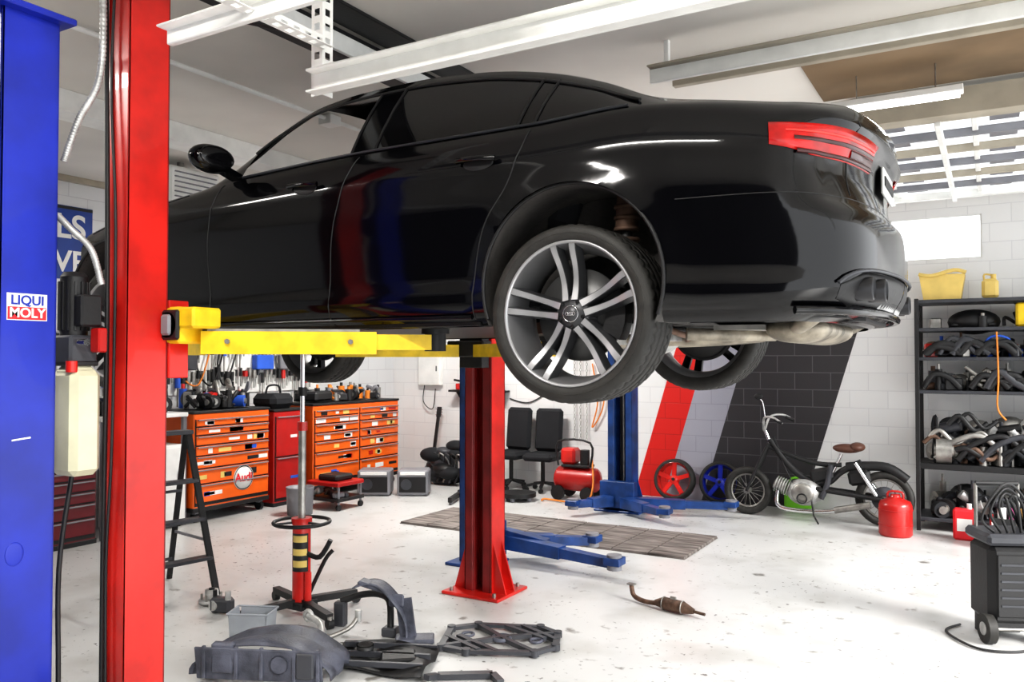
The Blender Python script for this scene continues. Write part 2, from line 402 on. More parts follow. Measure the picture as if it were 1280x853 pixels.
for a in cols:
    col=[]; s0=pos(a)[0]; Z=zb(s0)
    for j in range(NL+1):
        t=j/NL; p=surf(a,.2+(Z-.2)*t); col.append(p)
    pb=col[-1]; sb=pb.x; yr=min(ry(s0),pb.y*.93); zr=max(rz(s0),Z+.004); zcc=max(zc(s0),zr+.003)
    if pb.y<1e-4: yr=0
    h=zr-Z
    f0=min(.014/h,.4); f1=max(f0,1-.045/h)
    fr=[f0+(f1-f0)*i/(NG-2) for i in range(NG-1)]+[1]
    for f in fr:
        col.append(Vector((sb,pb.y+(yr-pb.y)*f+.018*math.sin(math.pi*f)*min(1,h/.2),Z+h*f)))
    for k in range(1,NR+1):
        q=k/NR; col.append(Vector((sb,yr*(1-q),zr+(zcc-zr)*(1-(1-q)**2.3))))
    V.append((s0,f1-f0,h,col))
nc=len(V);nr=len(V[0][3])
verts=[tuple(p) for c in V for p in c[3]]
faces=[];fmat=[]
arch_del=set();
def inarch(x,z): return any(math.hypot(x-c,z-AC)<AR for c in(0,2.91))
for i in range(nc-1):
    for j in range(nr-1):
        q=(i*nr+j,i*nr+j+1,(i+1)*nr+j+1,(i+1)*nr+j)
        sx=(V[i][0]+V[i+1][0])/2
        if j<NL:
            cx=sum(verts[k][0] for k in q)/4;cz=sum(verts[k][2] for k in q)/4
            if sx>-.8 and inarch(cx,cz): arch_del.update(q); continue
            faces.append(q);fmat.append(0)
        elif j==NL: faces.append(q);fmat.append(0)
        elif j<NL+NG-1:
            open_=(V[i][2]>.10 and V[i+1][2]>.10)
            if open_ and 1.17<sx<1.92: continue
            if open_ and (1.03>sx>.27 or .19>sx>-.23): faces.append(q);fmat.append(1)
            else: faces.append(q);fmat.append(0)
        elif j<NL+NG: faces.append(q);fmat.append(0)
        else:
            k=j-NL-NG
            if 1.64<sx<2.40 and k>0: faces.append(q);fmat.append(2)
            elif -.40<sx<.40 and k>0: faces.append(q);fmat.append(1)
            else: faces.append(q);fmat.append(0)
used=set(k for f in faces for k in f)
for k in arch_del&used:
    x,y,z=verts[k]
    for c in(0,2.91):
        d=math.hypot(x-c,z-AC)
        if abs(d-AR)<.06:
            verts[k]=(c+(x-c)*AR/d,y,AC+(z-AC)*AR/d)
b=B('body_shell',car)
for sg in(1,-1):
    vv=[(x,y*sg,z) for x,y,z in verts]
    for mi,mt in enumerate((M_paint,M_glassd,M_glassc)):
        ff=[f for f,m in zip(faces,fmat) if m==mi]
        if sg<0: ff=[f[::-1] for f in ff]
        ids=sorted(set(k for f in ff for k in f)); mp={k:n for n,k in enumerate(ids)}
        b.add([vv[k] for k in ids],[tuple(mp[k] for k in f) for f in ff],mt,True)
b.done(weld=True,recalc=False)

b=B('trim_and_underbody',car)
for sg in(1,-1):
    for c in(0,2.91):
        rows=[]
        for i in range(33):
            t=rad(-24+228*i/32)
            rows.append([(c+AR*math.cos(t),sg*y,AC+AR*math.sin(t)) for y in(.935,.9,.75,.56)])
        b.grid(rows,M_liner)
        b.tube([(c+(AR-.002)*math.cos(rad(-20+220*i/40)),sg*.926,AC+(AR-.002)*math.sin(rad(-20+220*i/40))) for i in range(41)],.008,M_plast)
        b.prism([(AR*math.cos(rad(-24+228*i/24)),AR*math.sin(rad(-24+228*i/24))) for i in range(25)],(c,sg*.54,AC),(1,0,0),(0,0,1),(0,sg*.02,0),M_liner)
    def gh(s,f,off=.004):
        p=surf(aof(s),zb(s)); yr=ry(s);zr=rz(s);h=zr-zb(s)
        return Vector((s,sg*(p.y+(yr-p.y)*f+.018*math.sin(math.pi*f)+off),zb(s)+h*f))
    b.tube([gh(1.92-2.14*i/40,min(.3,.014/max(.02,rz(1.92-2.14*i/40)-zb(1.92-2.14*i/40)))) for i in range(41)],.006,M_dplast)
    top=[]
    for i in range(41):
        s=1.95-2.2*i/40; h=rz(s)-zb(s); top.append(gh(s,max(.05,1-.045/h)))
    b.tube(top,.007,M_plast)
    for s0,s1 in((1.17,1.17),(1.03,1.02),(.27,.24),(.19,.16)):
        b.tube([gh(s0+(s1-s0)*f,f) for f in(.05,.3,.6,.88)],.006,M_plast)
    for line in ([(.19,1.0),(.22,.9),(.28,.76),(.38,.62),(.43,.45),(.45,.23)],[(1.10,1.0),(1.17,.82),(1.235,.55),(1.25,.22)],[(2.02,.97),(2.06,.8),(2.08,.5),(2.05,.22)],[(2.3,.945),(2.6,.90),(3.2,.81)]):
        b.tube([Vector((p.x,p.y*sg,p.z)) for p in [surf(aof(s),z,.0005) for s,z in [(q.x,q.y) for q in crpath([(s,z,0) for s,z in line],6)]]],.0028,M_plast,n=6)
    b.tube([Vector((p.x,p.y*sg,p.z)) for p in [surf(.03+1.34*i/40,.645,.0) for i in range(41)]],.0022,M_plast,n=6)
    b.tube([Vector((p.x,p.y*sg,p.z)) for p in [surf(.77,.66+.27*i/12,.0003) for i in range(13)]],.0026,M_plast,n=6)
    for s0 in(.32,1.30):
        pts=[surf(aof(s0+.19*t),.885+.008*t,.02+.018*math.sin(math.pi*t)) for t in(0,.1,.3,.5,.7,.9,1)]
        b.tube([Vector((p.x,p.y*sg,p.z)) for p in pts],lambda t:.012,M_paint,n=10,sub=2)
        p=surf(aof(s0+.09),.875,.002); b.ball((p.x,p.y*sg,p.z),(.075,.004,.03),M_plast)
    b.tube([Vector((p.x,p.y*sg,p.z)) for p in [surf(aof(.46+2.0*i/20),.24,.006) for i in range(21)]],.011,M_paint)
    def patch(a0,a1,zl,zh,mt,off,n=24,m=5,bul=.012):
        rows=[]
        for i in range(n+1):
            t=i/n;a=a0+(a1-a0)*t; z0=zl(t);z1=zh(t)
            r=[surf(a,z0,-.01)]+[surf(a,z0+(z1-z0)*k/m,off+bul*math.sin(math.pi*k/m)) for k in range(m+1)]+[surf(a,z1,-.01)]
            rows.append([(p.x,p.y*sg,p.z) for p in r])
        b.grid(rows,mt)
    # tail lamp: wedge-shaped lens wrapping round the corner onto the boot lid
    zl=lambda t:.815-.032*min(1,t*4.0); zh=lambda t:.898-.018*t
    patch(.36,1.02,zl,zh,M_tail,.004,bul=.008)
    patch(.46,1.015,lambda t:.786,lambda t:.800,M_tail2,.011,bul=.003)
    patch(.45,1.015,lambda t:.832,lambda t:.846,M_tail2,.0135,bul=.002)
    patch(.42,1.0,lambda t:.862-.006*t,lambda t:.869-.006*t,M_tail3,.0145,bul=.001)
    patch(.78,1.015,lambda t:.802,lambda t:.830,M_tail2,.0135,bul=.002)
    # diffuser
    patch(.62,1.36,lambda t:.245+.03*max(0,1-t*6),lambda t:.375-.05*max(0,1-t*6),M_plast,.001,bul=.0)
    loop=[surf(.60+.77*i/24,.385-.055*math.exp(-i/2.),.010) for i in range(25)]
    b.tube([Vector((p.x,p.y*sg,p.z)) for p in loop],.007,M_dplast)
    b.tube([Vector((p.x,p.y*sg,p.z)) for p in [surf(.45+.92*i/24,.235,.03) for i in range(25)]],.016,M_paint)
    for i in range(16):
        p0=surf(.70+.045*i,.255,.004);p1=surf(.72+.045*i,.30,.006)
        if i>6: b.beam((p0.x,p0.y*sg,p0.z),(p1.x,p1.y*sg,p1.z+.05),.010,.010,M_alu)
    for y,xx in((.60,-1.055),(.495,-1.085)):
        b.lathe([(.030,.16),(.034,0.01),(.038,-.006),(.043,0),(.043,.16)],M_dchrome,c=(xx,sg*y,.315),axis='X',n=32,sc=1.12)
        b.lathe([(0,.03),(.037,.03)],M_plast,c=(xx,sg*y,.315),axis='X',n=28,sc=1.12)
    b.ball((1.94,sg*1.03,1.065),(.07,.125,.072),M_paint,n=24,m=14)
    b.ball((1.885,sg*1.035,1.065),(.02,.105,.058),M_glassd,n=24,m=10)
    b.beam((1.94,sg*.86,1.0),(1.94,sg*.97,1.03),.07,.03,M_paint)
b.prism([(.44,-.87),(2.48,-.87),(2.48,.87),(.44,.87)],(0,0,.205),(1,0,0),(0,1,0),(0,0,.03),M_plast)
b.prism([(-1.0,-.35),(-.8,-.54),(3.2,-.54),(3.2,.54),(-.8,.54),(-1.0,.35)],(0,0,.21),(1,0,0),(0,1,0),(0,0,.05),M_plast)
b.prism([(-.96,-.55),(-.84,-.72),(-.42,-.80),(-.42,.80),(-.84,.72),(-.96,.55)],(0,0,.215),(1,0,0),(0,1,0),(0,0,.03),M_plast)
b.box((3.2,0,.55),(.1,1.35,.5),M_plast,bev=.02); b.box((3.22,0,.72),(.06,1.4,.05),M_steel)
# exhaust
b.tube([(.5,-.2,.15),(.1,-.2,.15),(-.3,-.15,.16),(-.52,0,.17)],.032,M_exh,n=14,sub=6)
b.tube([(.5,.12,.15),(.1,.12,.15),(-.3,.1,.16),(-.52,0,.17)],.032,M_exh,n=14,sub=6)
b.tube([(-.35,.55,.165),(-.5,.45,.16),(-.62,.2,.165)],.026,M_exh,n=12,sub=5)
prof=[(0,-.40),(.06,-.39),(.085,-.36)]+[(.085+(.008 if k%2 else 0),-.34+k*.04) for k in range(18)]+[(.085,.36),(.06,.39),(0,.40)]
b.M=Matrix.Translation((-.74,0,.185))@Matrix.Diagonal((1.35,1,.62,1)); b.lathe(prof,M_exh,axis='Y',n=32); b.M=Matrix()
for sg in(1,-1): b.tube([(-.74,sg*.35,.19),(-.8,sg*.5,.2),(-.9,sg*.57,.26),(-.98,sg*.56,.31)],.03,M_exh,n=12,sub=5)
b.beam((-.35,-.5,.185),(-.55,.5,.19),.2,.02,M_steel)
for sg in(1,-1):
    b.tube([(-.25,sg*.62,.2),(-.3,sg*.5,.17),(-.28,sg*.3,.16),(-.2,sg*.1,.15)],.014,M_rust,sub=5)
b.beam((.12,-.45,.16),(.12,.45,.16),.09,.06,M_alu); b.beam((-.16,-.45,.17),(-.16,.45,.17),.07,.05,M_alu)
b.ball((0,0,.2),(.16,.13,.12),M_alu)
for sg in(1,-1):
    b.beam((.1,sg*.3,.16),(.02,sg*.74,.17),.09,.04,M_alu); b.beam((-.15,sg*.3,.18),(-.06,sg*.74,.2),.06,.04,M_alu)
    b.cyl((0,sg*.1,.22),(0,sg*.74,.235),.018,M_rust)
    b.cyl((-.13,sg*.70,.15),(-.15,sg*.68,.70),.025,M_plast); b.cyl((-.145,sg*.685,.58),(-.15,sg*.68,.73),.045,M_rust)
    for i in range(5): b.ring((-.148,sg*.685,.50+i*.045),.045,.010,M_rust,n=20,m=6)
    b.beam((.35,sg*.55,.2),(.05,sg*.73,.2),.05,.05,M_rust)
    b.beam((2.85,sg*.3,.2),(2.91,sg*.74,.18),.09,.04,M_alu)
# interior
b.box((1.4,0,.30),(2.6,1.6,.04),M_dark)
b.box((2.12,0,.86),(.38,1.44,.2),M_plast,bev=.05)
for sg in(1,-1):
    b.box((1.35,sg*.37,.56),(.5,.5,.16),M_dark,bev=.05); b.box((1.08,sg*.37,.85),(.16,.46,.6),M_dark,rot=(0,-14,0),bev=.06); b.box((.99,sg*.37,1.21),(.1,.26,.17),M_dark,rot=(0,-10,0),bev=.04)
b.box((.45,0,.55),(.5,1.3,.16),M_dark,bev=.05); b.box((.15,0,.85),(.16,1.3,.5),M_dark,rot=(0,-20,0),bev=.06)
b.M=Matrix.Translation((1.78,.37,.9))@Euler((0,rad(65),0)).to_matrix().to_4x4()
b.ring((0,0,0),.18,.014,M_plast,n=32); b.beam((-.17,0,0),(.17,0,0),.04,.02,M_plast); b.M=Matrix()
b.done()
b=B('boot_plate',car)
b.box((-1.045,0,.79),(.012,.34,.11),M_white); b.box((-1.053,0,.79),(.006,.3,.04),M_plast)
b.done()

def wheel(name,parent,loc,flip,ang=0,cal=M_plast):
    b=B(name,parent)
    def tm(r,h,i):
        if r>.339 and abs(h)>.045 and i%3==0: return r-.007
        return r
    g=[]
    for y0 in(-.075,-.03,.018,.063):
        g+=[(.3445,y0-.0),(.335,y0+.002),(.335,y0+.010),(.3445,y0+.012)]
    prof=[(.272,-.108),(.285,-.120),(.305,-.127),(.325,-.124),(.338,-.113),(.3435,-.095)]+g+[(.3435,.095),(.338,.113),(.325,.124),(.305,.127),(.288,.122),(.276,.112)]
    b.lathe(prof,M_rub,axis='Y',n=150,mod=tm)
    b.ring((0,.1265,0),.308,.0018,M_rub,axis='Y',n=60,m=6)
    b.lathe([(.277,.112),(.281,.116),(.278,.122),(.272,.120),(.268,.112)],M_rimf,axis='Y',n=72)
    b.lathe([(.268,.112),(.262,.10),(.254,.06),(.240,-.02),(.25,-.09),(.272,-.112)],M_barrel,axis='Y',n=72)
    for j in range(5):
        for sd in(-1,1):
            th0=rad(84.5+72*j+ang+sd*20);th1=rad(84.5+72*j+ang+sd*8.6)
            A=Vector((math.cos(th0),0,math.sin(th0)))*.056; C=Vector((math.cos(th1),0,math.sin(th1)))*.268
            rows=[];face=[]
            for k in range(11):
                t=k/10; c=A.lerp(C,t); d=(C-A).normalized(); n=Vector((d.z,0,-d.x))
                w=.0125+.003*abs(2*t-1)**2; y=.088-.020*math.sin(math.pi*min(1,t*1.15))+.024*t**2
                rows.append([c-n*(w+.007)+Vector((0,y-.05,0)),c-n*w+Vector((0,y,0)),c+n*w+Vector((0,y,0)),c+n*(w+.007)+Vector((0,y-.05,0))])
                face.append([c-n*w*.82+Vector((0,y+.0014,0)),c+n*w*.82+Vector((0,y+.0014,0))])
            b.grid(rows,M_rimd,False); b.grid(face,M_rimf,True)
    b.lathe([(0,.098),(.028,.098),(.032,.09),(.036,.086),(.064,.082),(.072,.07),(.074,.03)],M_rimd,axis='Y',n=40)
    b.ring((0,.095,0),.031,.002,M_chrome,axis='Y',n=30,m=6)
    for k in range(4): b.ring((-.0135+k*.009,.0985,0),.0065,.0012,M_chrome,axis='Y',n=16,m=5)
    for j in range(5):
        t=rad(84.5+36+72*j+ang); b.cyl((.05*math.cos(t),.07,.05*math.sin(t)),(.05*math.cos(t),.089,.05*math.sin(t)),.008,M_chrome,n=8)
    b.lathe([(.05,.01),(.18,.01),(.18,-.01),(.05,-.01)],M_disc,axis='Y',n=48)
    b.lathe([(0,.05),(.075,.04),(.08,-.01)],M_rimd,axis='Y',n=30)
    pts=[(.20*math.cos(rad(150+i*10)),.20*math.sin(rad(150+i*10))) for i in range(7)]+[(.12*math.cos(rad(210-i*10)),.12*math.sin(rad(210-i*10))) for i in range(7)]
    b.prism(pts,(0,-.04,0),(1,0,0),(0,0,1),(0,.075,0),cal)
    b.lathe([(0,-.04),(.16,-.04),(.17,-.02)],M_plast,axis='Y',n=30)
    b.done(loc,(0,0,180 if flip else 0),scale=1.025)
DR=.24
wheel('wheel_rear_left',car,(0,.808,DR),False)
wheel('wheel_rear_right',car,(0,-.808,DR),True,20,M_red)
wheel('wheel_front_left',car,(2.91,.80,DR),False,10)
wheel('wheel_front_right',car,(2.91,-.80,DR),True,10)

# ---------------------------------------------------------------- red lift
def column(b,x,y,wx,wy,h,mt,mt2,op,base=True,basemt=None,z0=0):
    t=.012
    b.box((x,y-op*(wy/2-t/2),h/2),(wx,t,h),mt,bev=.003)
    for sx in(-1,1):
        b.box((x+sx*(wx/2-t/2),y,h/2),(t,wy,h),mt,bev=.003)
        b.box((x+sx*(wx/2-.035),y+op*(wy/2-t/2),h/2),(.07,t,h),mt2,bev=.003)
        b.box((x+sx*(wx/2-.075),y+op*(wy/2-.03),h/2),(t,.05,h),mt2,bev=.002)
    b.box((x,y-op*.02,h/2),(wx*.28,.02,h*.98),M_plast,bev=.002)
    b.cyl((x+.02,y+op*.02,.05),(x+.02,y+op*.02,h-.1),.012,M_steel,n=10)
    if base:
        bm=basemt or mt
        b.box((x,y,.012),(wx+.26,wy+.24,.024),bm,bev=.006)
        for sx in(-1,1):
            b.prism([(0,0),(.11,0),(0,.36)],(x+sx*wx/2,y-.01+op*.06,.02),(sx,0,0),(0,0,1),(0,.014,0),bm)
            b.prism([(0,0),(.11,0),(0,.36)],(x+sx*wx/2,y-.01-op*.06,.02),(sx,0,0),(0,0,1),(0,.014,0),bm)
            for sy in(-1,1): b.cyl((x+sx*(wx/2+.07),y+sy*(wy/2+.07),.02),(x+sx*(wx/2+.07),y+sy*(wy/2+.07),.05),.014,M_steel,n=6)
lift=empty('two_post_lift')
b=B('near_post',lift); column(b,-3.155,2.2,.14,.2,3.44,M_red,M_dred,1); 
b.tube([(-3.235,2.09,3.5),(-3.2,2.085,2.6),(-3.19,2.085,1.9),(-3.2,2.085,1.0),(-3.2,2.085,.1)],.010,M_plast,sub=4)
b.tube([(-3.15,2.085,3.5),(-3.17,2.08,2.9),(-3.13,2.08,2.3),(-3.14,2.08,1.4),(-3.17,2.08,.9),(-3.16,2.08,.1)],.006,M_plast,sub=5)
b.done()
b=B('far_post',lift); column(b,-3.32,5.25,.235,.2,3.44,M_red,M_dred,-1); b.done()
b=B('carriages_and_arms',lift)
b.box((-3.155,2.35,1.84),(.16,.1,.34),M_red); b.box((-3.08,2.36,1.90),(.15,.13,.16),M_yel,bev=.01)
b.box((-2.98,2.36,1.93),(.16,.15,.09),M_yel,bev=.01)
b.cyl((-3.05,2.27,1.90),(-3.05,2.295,1.90),.055,M_plast); b.box((-3.05,2.28,1.90),(.13,.02,.13),M_plast,bev=.01); b.box((-3.05,2.265,1.90),(.06,.02,.09),M_grey,bev=.01)
b.beam((-3.0,2.42,1.825),(-2.42,2.90,1.825),.13,.10,M_yel); b.beam((-2.6,2.76,1.83),(-2.22,3.08,1.83),.09,.07,M_yel)
b.beam((-3.25,2.42,1.825),(-3.8,3.0,1.825),.12,.10,M_yel)
b.beam((-2.95,2.40,1.88),(-2.45,2.82,1.88),.03,.012,M_steel)
for k in(.15,.85): b.cyl((-3.0+.58*k+.045,2.42+.48*k-.055,1.83),(-3.0+.58*k+.05,2.42+.48*k-.062,1.83),.012,M_steel,n=6)
for p in((-2.22,3.08),(-3.8,3.0)):
    b.cyl((*p,1.79),(*p,1.875),.05,M_plast); b.cyl((*p,1.87),(*p,1.893),.065,M_plast)
b.box((-3.32,5.1,1.82),(.2,.1,.26),M_plast); b.box((-3.32,5.03,1.83),(.32,.12,.12),M_plast,bev=.01)
b.beam((-3.2,5.0,1.815),(-2.35,4.45,1.815),.12,.09,M_yel); b.beam((-3.4,5.0,1.815),(-4.05,4.4,1.815),.12,.09,M_yel)
for p in((-2.35,4.45),(-4.05,4.4)):
    b.cyl((*p,1.78),(*p,1.875),.05,M_plast); b.cyl((*p,1.87),(*p,1.893),.065,M_plast)
b.done()
bl=empty('blue_lift_post',(-.02,-.01,0))
b=B('post',bl); column(b,-3.26,1.76,.22,.22,3.08,M_blue,M_blue,-1)
b.box((-3.26,1.76,3.09),(.32,.3,.025),M_blue); b.ball((-3.15,1.72,1.02),(.004,.035,.045),M_blue)
b.box((-3.1495,1.74,1.45),(.0012,.07,.006),M_wsteel,rot=(5,0,0),bev=0)
b.done()
b=B('sticker',bl); b.box((-3.148,1.755,1.975),(.002,.145,.048),M_white,bev=0); b.box((-3.148,1.755,1.927),(.002,.145,.048),M_stred,bev=0)
b.box((-3.1485,1.755,1.951),(.001,.151,.102),M_white,bev=0)
b.done()
text('sticker_text_1','LIQUI',.05,(-3.1455,1.755,1.975),(90,0,90),M_stblue,bl,bold=.0012)
text('sticker_text_2','MOLY',.05,(-3.1455,1.755,1.927),(90,0,90),M_white,bl,bold=.0012)

b=B('hydraulic_power_unit')
b.cyl((-3.22,2.0,1.85),(-3.22,2.0,2.09),.052,M_plast,n=28)
for i in range(14):
    t=2*math.pi*i/14; b.box((-3.22+.055*math.cos(t),2.0+.055*math.sin(t),1.97),(.01,.01,.2),M_plast,bev=.001,rot=(0,0,math.degrees(t)))
b.lathe([(0,2.115),(.04,2.11),(.054,2.09)],M_plast,c=(-3.22,2.0,0),n=28)
b.box((-3.21,2.0,1.79),(.13,.12,.12),M_dplast,bev=.01); b.box((-3.14,2.01,1.95),(.06,.09,.13),M_plast,bev=.008)
b.cyl((-3.13,1.97,1.82),(-3.08,1.97,1.82),.014,M_chrome); b.box((-3.11,2.04,1.83),(.06,.04,.10),M_redcab,bev=.006)
b.box((-3.2,2.0,1.735),(.12,.12,.02),M_plast)
b.box((-3.2,2.0,1.495),(.17,.13,.43),M_tank,bev=.025)
b.box((-3.2,2.0,1.70),(.13,.11,.05),M_tank,bev=.02)
b.cyl((-3.15,1.95,1.70),(-3.15,1.95,1.745),.022,M_red)
b.tube([(-3.22,2.0,1.28),(-3.22,1.95,.9),(-3.2,1.94,.4),(-3.24,1.93,.02)],.010,M_plast,sub=6)
b.done((-.04,-.015,0))
b=B('flexible_conduit',lift)
pts=[Vector((-3.22,2.05,3.55)),Vector((-3.14,2.02,3.2)),Vector((-3.13,2.0,2.9)),Vector((-3.17,1.94,2.72)),Vector((-3.22,1.91,2.55))]
b.tube(pts,lambda t:.014+.002*math.sin(t*420),M_alu,sub=50,n=8)
b.tube([(-3.25,1.91,2.33),(-3.2,1.93,2.28),(-3.17,2.0,2.2),(-3.16,2.04,2.06)],lambda t:.013+.002*math.sin(t*300),M_alu,sub=40,n=8)
b.done()
b=B('grease_gun')
b.cyl((-3.1,2.0,.02),(-3.1,2.0,.38),.028,M_chrome); b.cyl((-3.1,2.0,.38),(-3.1,2.0,.5),.02,M_grey); b.cyl((-3.1,2.0,0),(-3.1,2.0,.05),.032,M_plast); b.done((.1,-.08,0))

# ---------------------------------------------------------------- blue back lift
b=B('blue_two_post_lift')
column(b,-3.72,8.9,.3,.2,3.2,M_dblue,M_dblue,-1)
column(b,-3.84,5.95,.24,.2,3.2,M_dblue,M_dblue,1,base=False); b.box((-3.84,5.95,.012),(.4,.4,.024),M_dblue)
def arm(p,q,ext=.0):
    p=Vector(p);q=Vector(q); m=p.lerp(q,.55)
    b.beam(p,m,.14,.12,M_dblue,w1=.12,h1=.1); b.beam(m-(q-p)*.05,q,.10,.08,M_dblue,w1=.09,h1=.07)
    b.cyl(q-Vector((0,0,.05)),q+Vector((0,0,.07)),.06,M_grey); b.box(q+Vector((0,0,.02)),(.14,.14,.06),M_dblue)
b.box((-3.72,8.76,.2),(.42,.12,.3),M_dblue); arm((-3.55,8.72,.13),(-2.5,9.05,.13)); arm((-3.6,8.66,.13),(-3.0,8.3,.13)); arm((-3.8,8.7,.13),(-4.05,8.25,.13))
b.box((-3.84,6.1,.2),(.34,.12,.3),M_dblue); arm((-3.7,6.16,.17),(-2.62,6.08,.12)); arm((-3.7,6.2,.17),(-3.1,6.7,.13)); arm((-3.95,6.2,.15),(-4.2,6.6,.13))
b.box((-3.5,6.2,.2),(.4,.12,.08),M_dblue,rot=(0,10,10))
b.done()

b=B('plank_mat')
for i in range(9):
    for j in range(2):
        b.box((-5.47+.175+i*.349,7.45+(j-.5)*.5,.012),(.336,.486,.020+.006*random.random()),M_plank,bev=.003)
b.box((-3.9,7.45,.004),(3.14,1.0,.008),M_plank,bev=0)
b.done()

# ---------------------------------------------------------------- transmission jack
b=B('transmission_jack')
b.cyl((0,0,.04),(0,0,.62),.062,M_red,n=28); b.cyl((0,0,.62),(0,0,.66),.07,M_red); b.cyl((0,0,.66),(0,0,1.3),.026,M_steel); b.cyl((0,0,1.3),(0,0,1.83),.016,M_chrome)
b.cyl((0,0,1.26),(0,0,1.32),.034,M_red); b.cyl((0,0,1.5),(0,0,1.56),.03,M_plast)
b.box((0,0,1.85),(.16,.1,.04),M_plast); 
for s1 in(-1,1): b.beam((0,0,1.8),(s1*.08,0,1.87),.03,.02,M_plast)
b.ring((0,0,.63),.19,.013,M_plast,n=40); 
for a in range(0,360,120): b.beam((0,0,.63),(.19*math.cos(rad(a)),.19*math.sin(rad(a)),.63),.02,.012,M_plast)
b.add([(.0625*math.cos(rad(t)),.0625*math.sin(rad(t)),z) for z in(.30,.56) for t in range(-120,1,10)],[(i,i+1,i+14,i+13) for i in range(12)],M_plast,True)
for zz in(.33,.41,.50): b.add([(.063*math.cos(rad(t)),.063*math.sin(rad(t)),z) for z in(zz,zz+.045) for t in range(-110,-9,10)],[(i,i+1,i+12,i+11) for i in range(10)],M_yell2,True)
b.tube([(.0,.06,.1),(.1,.12,.35),(.14,.16,.42)],.014,M_plast,sub=4); b.tube([(.05,.0,.42),(.14,.03,.40),(.22,.05,.52)],.018,M_plast,sub=4)
b.cyl((.08,-.02,.08),(.08,-.02,.3),.024,M_red)
b.box((0,0,.07),(.16,.16,.05),M_plast)
for a in(-20,70,160,250):
    c,s=math.cos(rad(a)),math.sin(rad(a)); b.beam((0,0,.09),(.42*c,.42*s,.075),.05,.045,M_plast)
    b.cyl((.42*c-.02*s,.42*s+.02*c,.032),(.42*c+.02*s,.42*s-.02*c,.032),.032,M_plast); b.cyl((.42*c,.42*s,.04),(.42*c,.42*s,.08),.018,M_steel)
b.done((-4.12,4.15,0))

b=B('step_ladder')
H=1.2
for y in(-.22,.22):
    b.beam((0.0,y*.7,H),(.32,y,0.01),.05,.02,M_plast); b.beam((-.03,y*.7,H),(-.42,y*1.05,0.01),.04,.02,M_plast)
    b.cyl((.32,y,.0),(.315,y,.04),.022,M_rub); b.cyl((-.42,y*1.05,0),(-.415,y*1.05,.04),.022,M_rub)
for z,w in((.28,.40),(.56,.37),(.84,.34)):
    x=.32*(1-z/H); b.box((x,0,z),(.10,w,.025),M_dplast)
    b.beam((-.42*(1-z/H),-w/2,z-.1),(-.42*(1-z/H),w/2,z-.1),.02,.02,M_dplast)
b.box((0,0,H),(.12,.34,.03),M_dplast)
for y in(-.2,.2): b.beam((.22,y,.4),(-.27,y,.4),.012,.02,M_grey)
b.done((-5.32,3.98,0),(0,0,-10))

# ---------------------------------------------------------------- left wall furniture
def chest(name,w,h,dep,main,loc,n=7,stick=0,cols=1,casters=True,frame=M_plast,badge=False):
    b=B(name); z0=.14 if casters else .02
    b.box((-dep/2,0,(h+z0)/2),(dep,w,h-z0),main,bev=.01)
    b.box((-dep/2,0,h+.012),(dep+.02,w+.02,.03),M_plast,bev=.006); b.box((-dep/2,0,z0),(dep+.01,w+.01,.05),M_plast)
    for c in range(cols):
        cw=w/cols; y=-w/2+cw*(c+.5); zt=h-.05
        hs=[1,1,1.2,1.2,1.5,1.8,2.2][:n]; tot=sum(hs); H=(h-z0-.12)
        b.box((.002,y,(h+z0)/2-.01),(.006,cw-.03,H+.02),M_plast,bev=0)
        for k in hs:
            dh=H*k/tot; b.box((.008,y,zt-dh/2),(.022,cw-.05,dh-.016),main,bev=.004)
            b.box((.028,y,zt-.018),(.022,cw-.07,.012),M_grey if frame is M_plast else frame,bev=.002)
            for s in range(stick):
                sy=y+(random.random()-.5)*(cw-.2); ww=.05+.13*random.random(); hh=min(dh*.5,.025+.05*random.random())
                b.box((.0205,sy,zt-dh/2-.008),(.003,ww,hh),random.choice([M_white,M_white,M_white,M_plast,M_yell2,M_bluerag,M_red]),bev=0)
            zt-=dh
    if casters:
        for y in(-w/2+.08,w/2-.08):
            for x in(-.07,-dep+.07): b.cyl((x,y-.02,.055),(x,y+.02,.055),.055,M_plast); b.box((x,y,.11),(.07,.05,.05),M_grey)
    b.cyl((-.12,w/2+.04,h-.12),(-dep+.12,w/2+.04,h-.12),.014,M_grey)
    for xx in(-.12,-dep+.12): b.cyl((xx,w/2,h-.12),(xx,w/2+.04,h-.12),.012,M_grey,n=8)
    if badge:
        b.lathe([(0,.026),(.14,.026),(.14,.02)],M_white,c=(0,.13,.42),axis='X',n=40); b.lathe([(.125,.0275),(.135,.0275)],M_plast,c=(0,.13,.42),axis='X',n=40)
    o=b.done(loc)
    if badge: text('badge_lettering','Audi',.13,(.029,.13,.42),(90,0,90),M_stred,o,bold=.003)
    return o
chest('tool_chest',1.05,1.17,.6,M_org,(-7.33,6.32,0),stick=5,badge=True)
chest('tool_chest',1.7,1.17,.6,M_org,(-7.33,8.42,0),stick=3,cols=2)
chest('red_tool_cabinet',.50,1.13,.6,M_redcab,(-7.36,7.2,0),n=2,stick=1,casters=False)
chest('maroon_tool_cabinet',.9,.85,.55,M_maroon,(-7.4,4.3,0),n=6,casters=False)
wb=empty('workbench')
b=B('built_in_cabinet',wb)
b.M=Matrix.Translation((-7.35,5.42,0))
b.box((-.3,0,.44),(.6,.6,.84),M_white,bev=.015); b.box((.008,0,.44),(.02,.56,.80),M_white,bev=.01); b.cyl((.015,-.12,.66),(.03,-.12,.66),.07,M_plast); b.cyl((.02,-.12,.66),(.034,-.12,.66),.045,M_white); b.box((.03,.2,.5),(.02,.02,.2),M_grey)
for x in(-.05,-.55):
    for y in(-.25,.25): b.cyl((x,y,0),(x,y,.04),.02,M_plast)
b.done()
b=B('bench_top',wb)
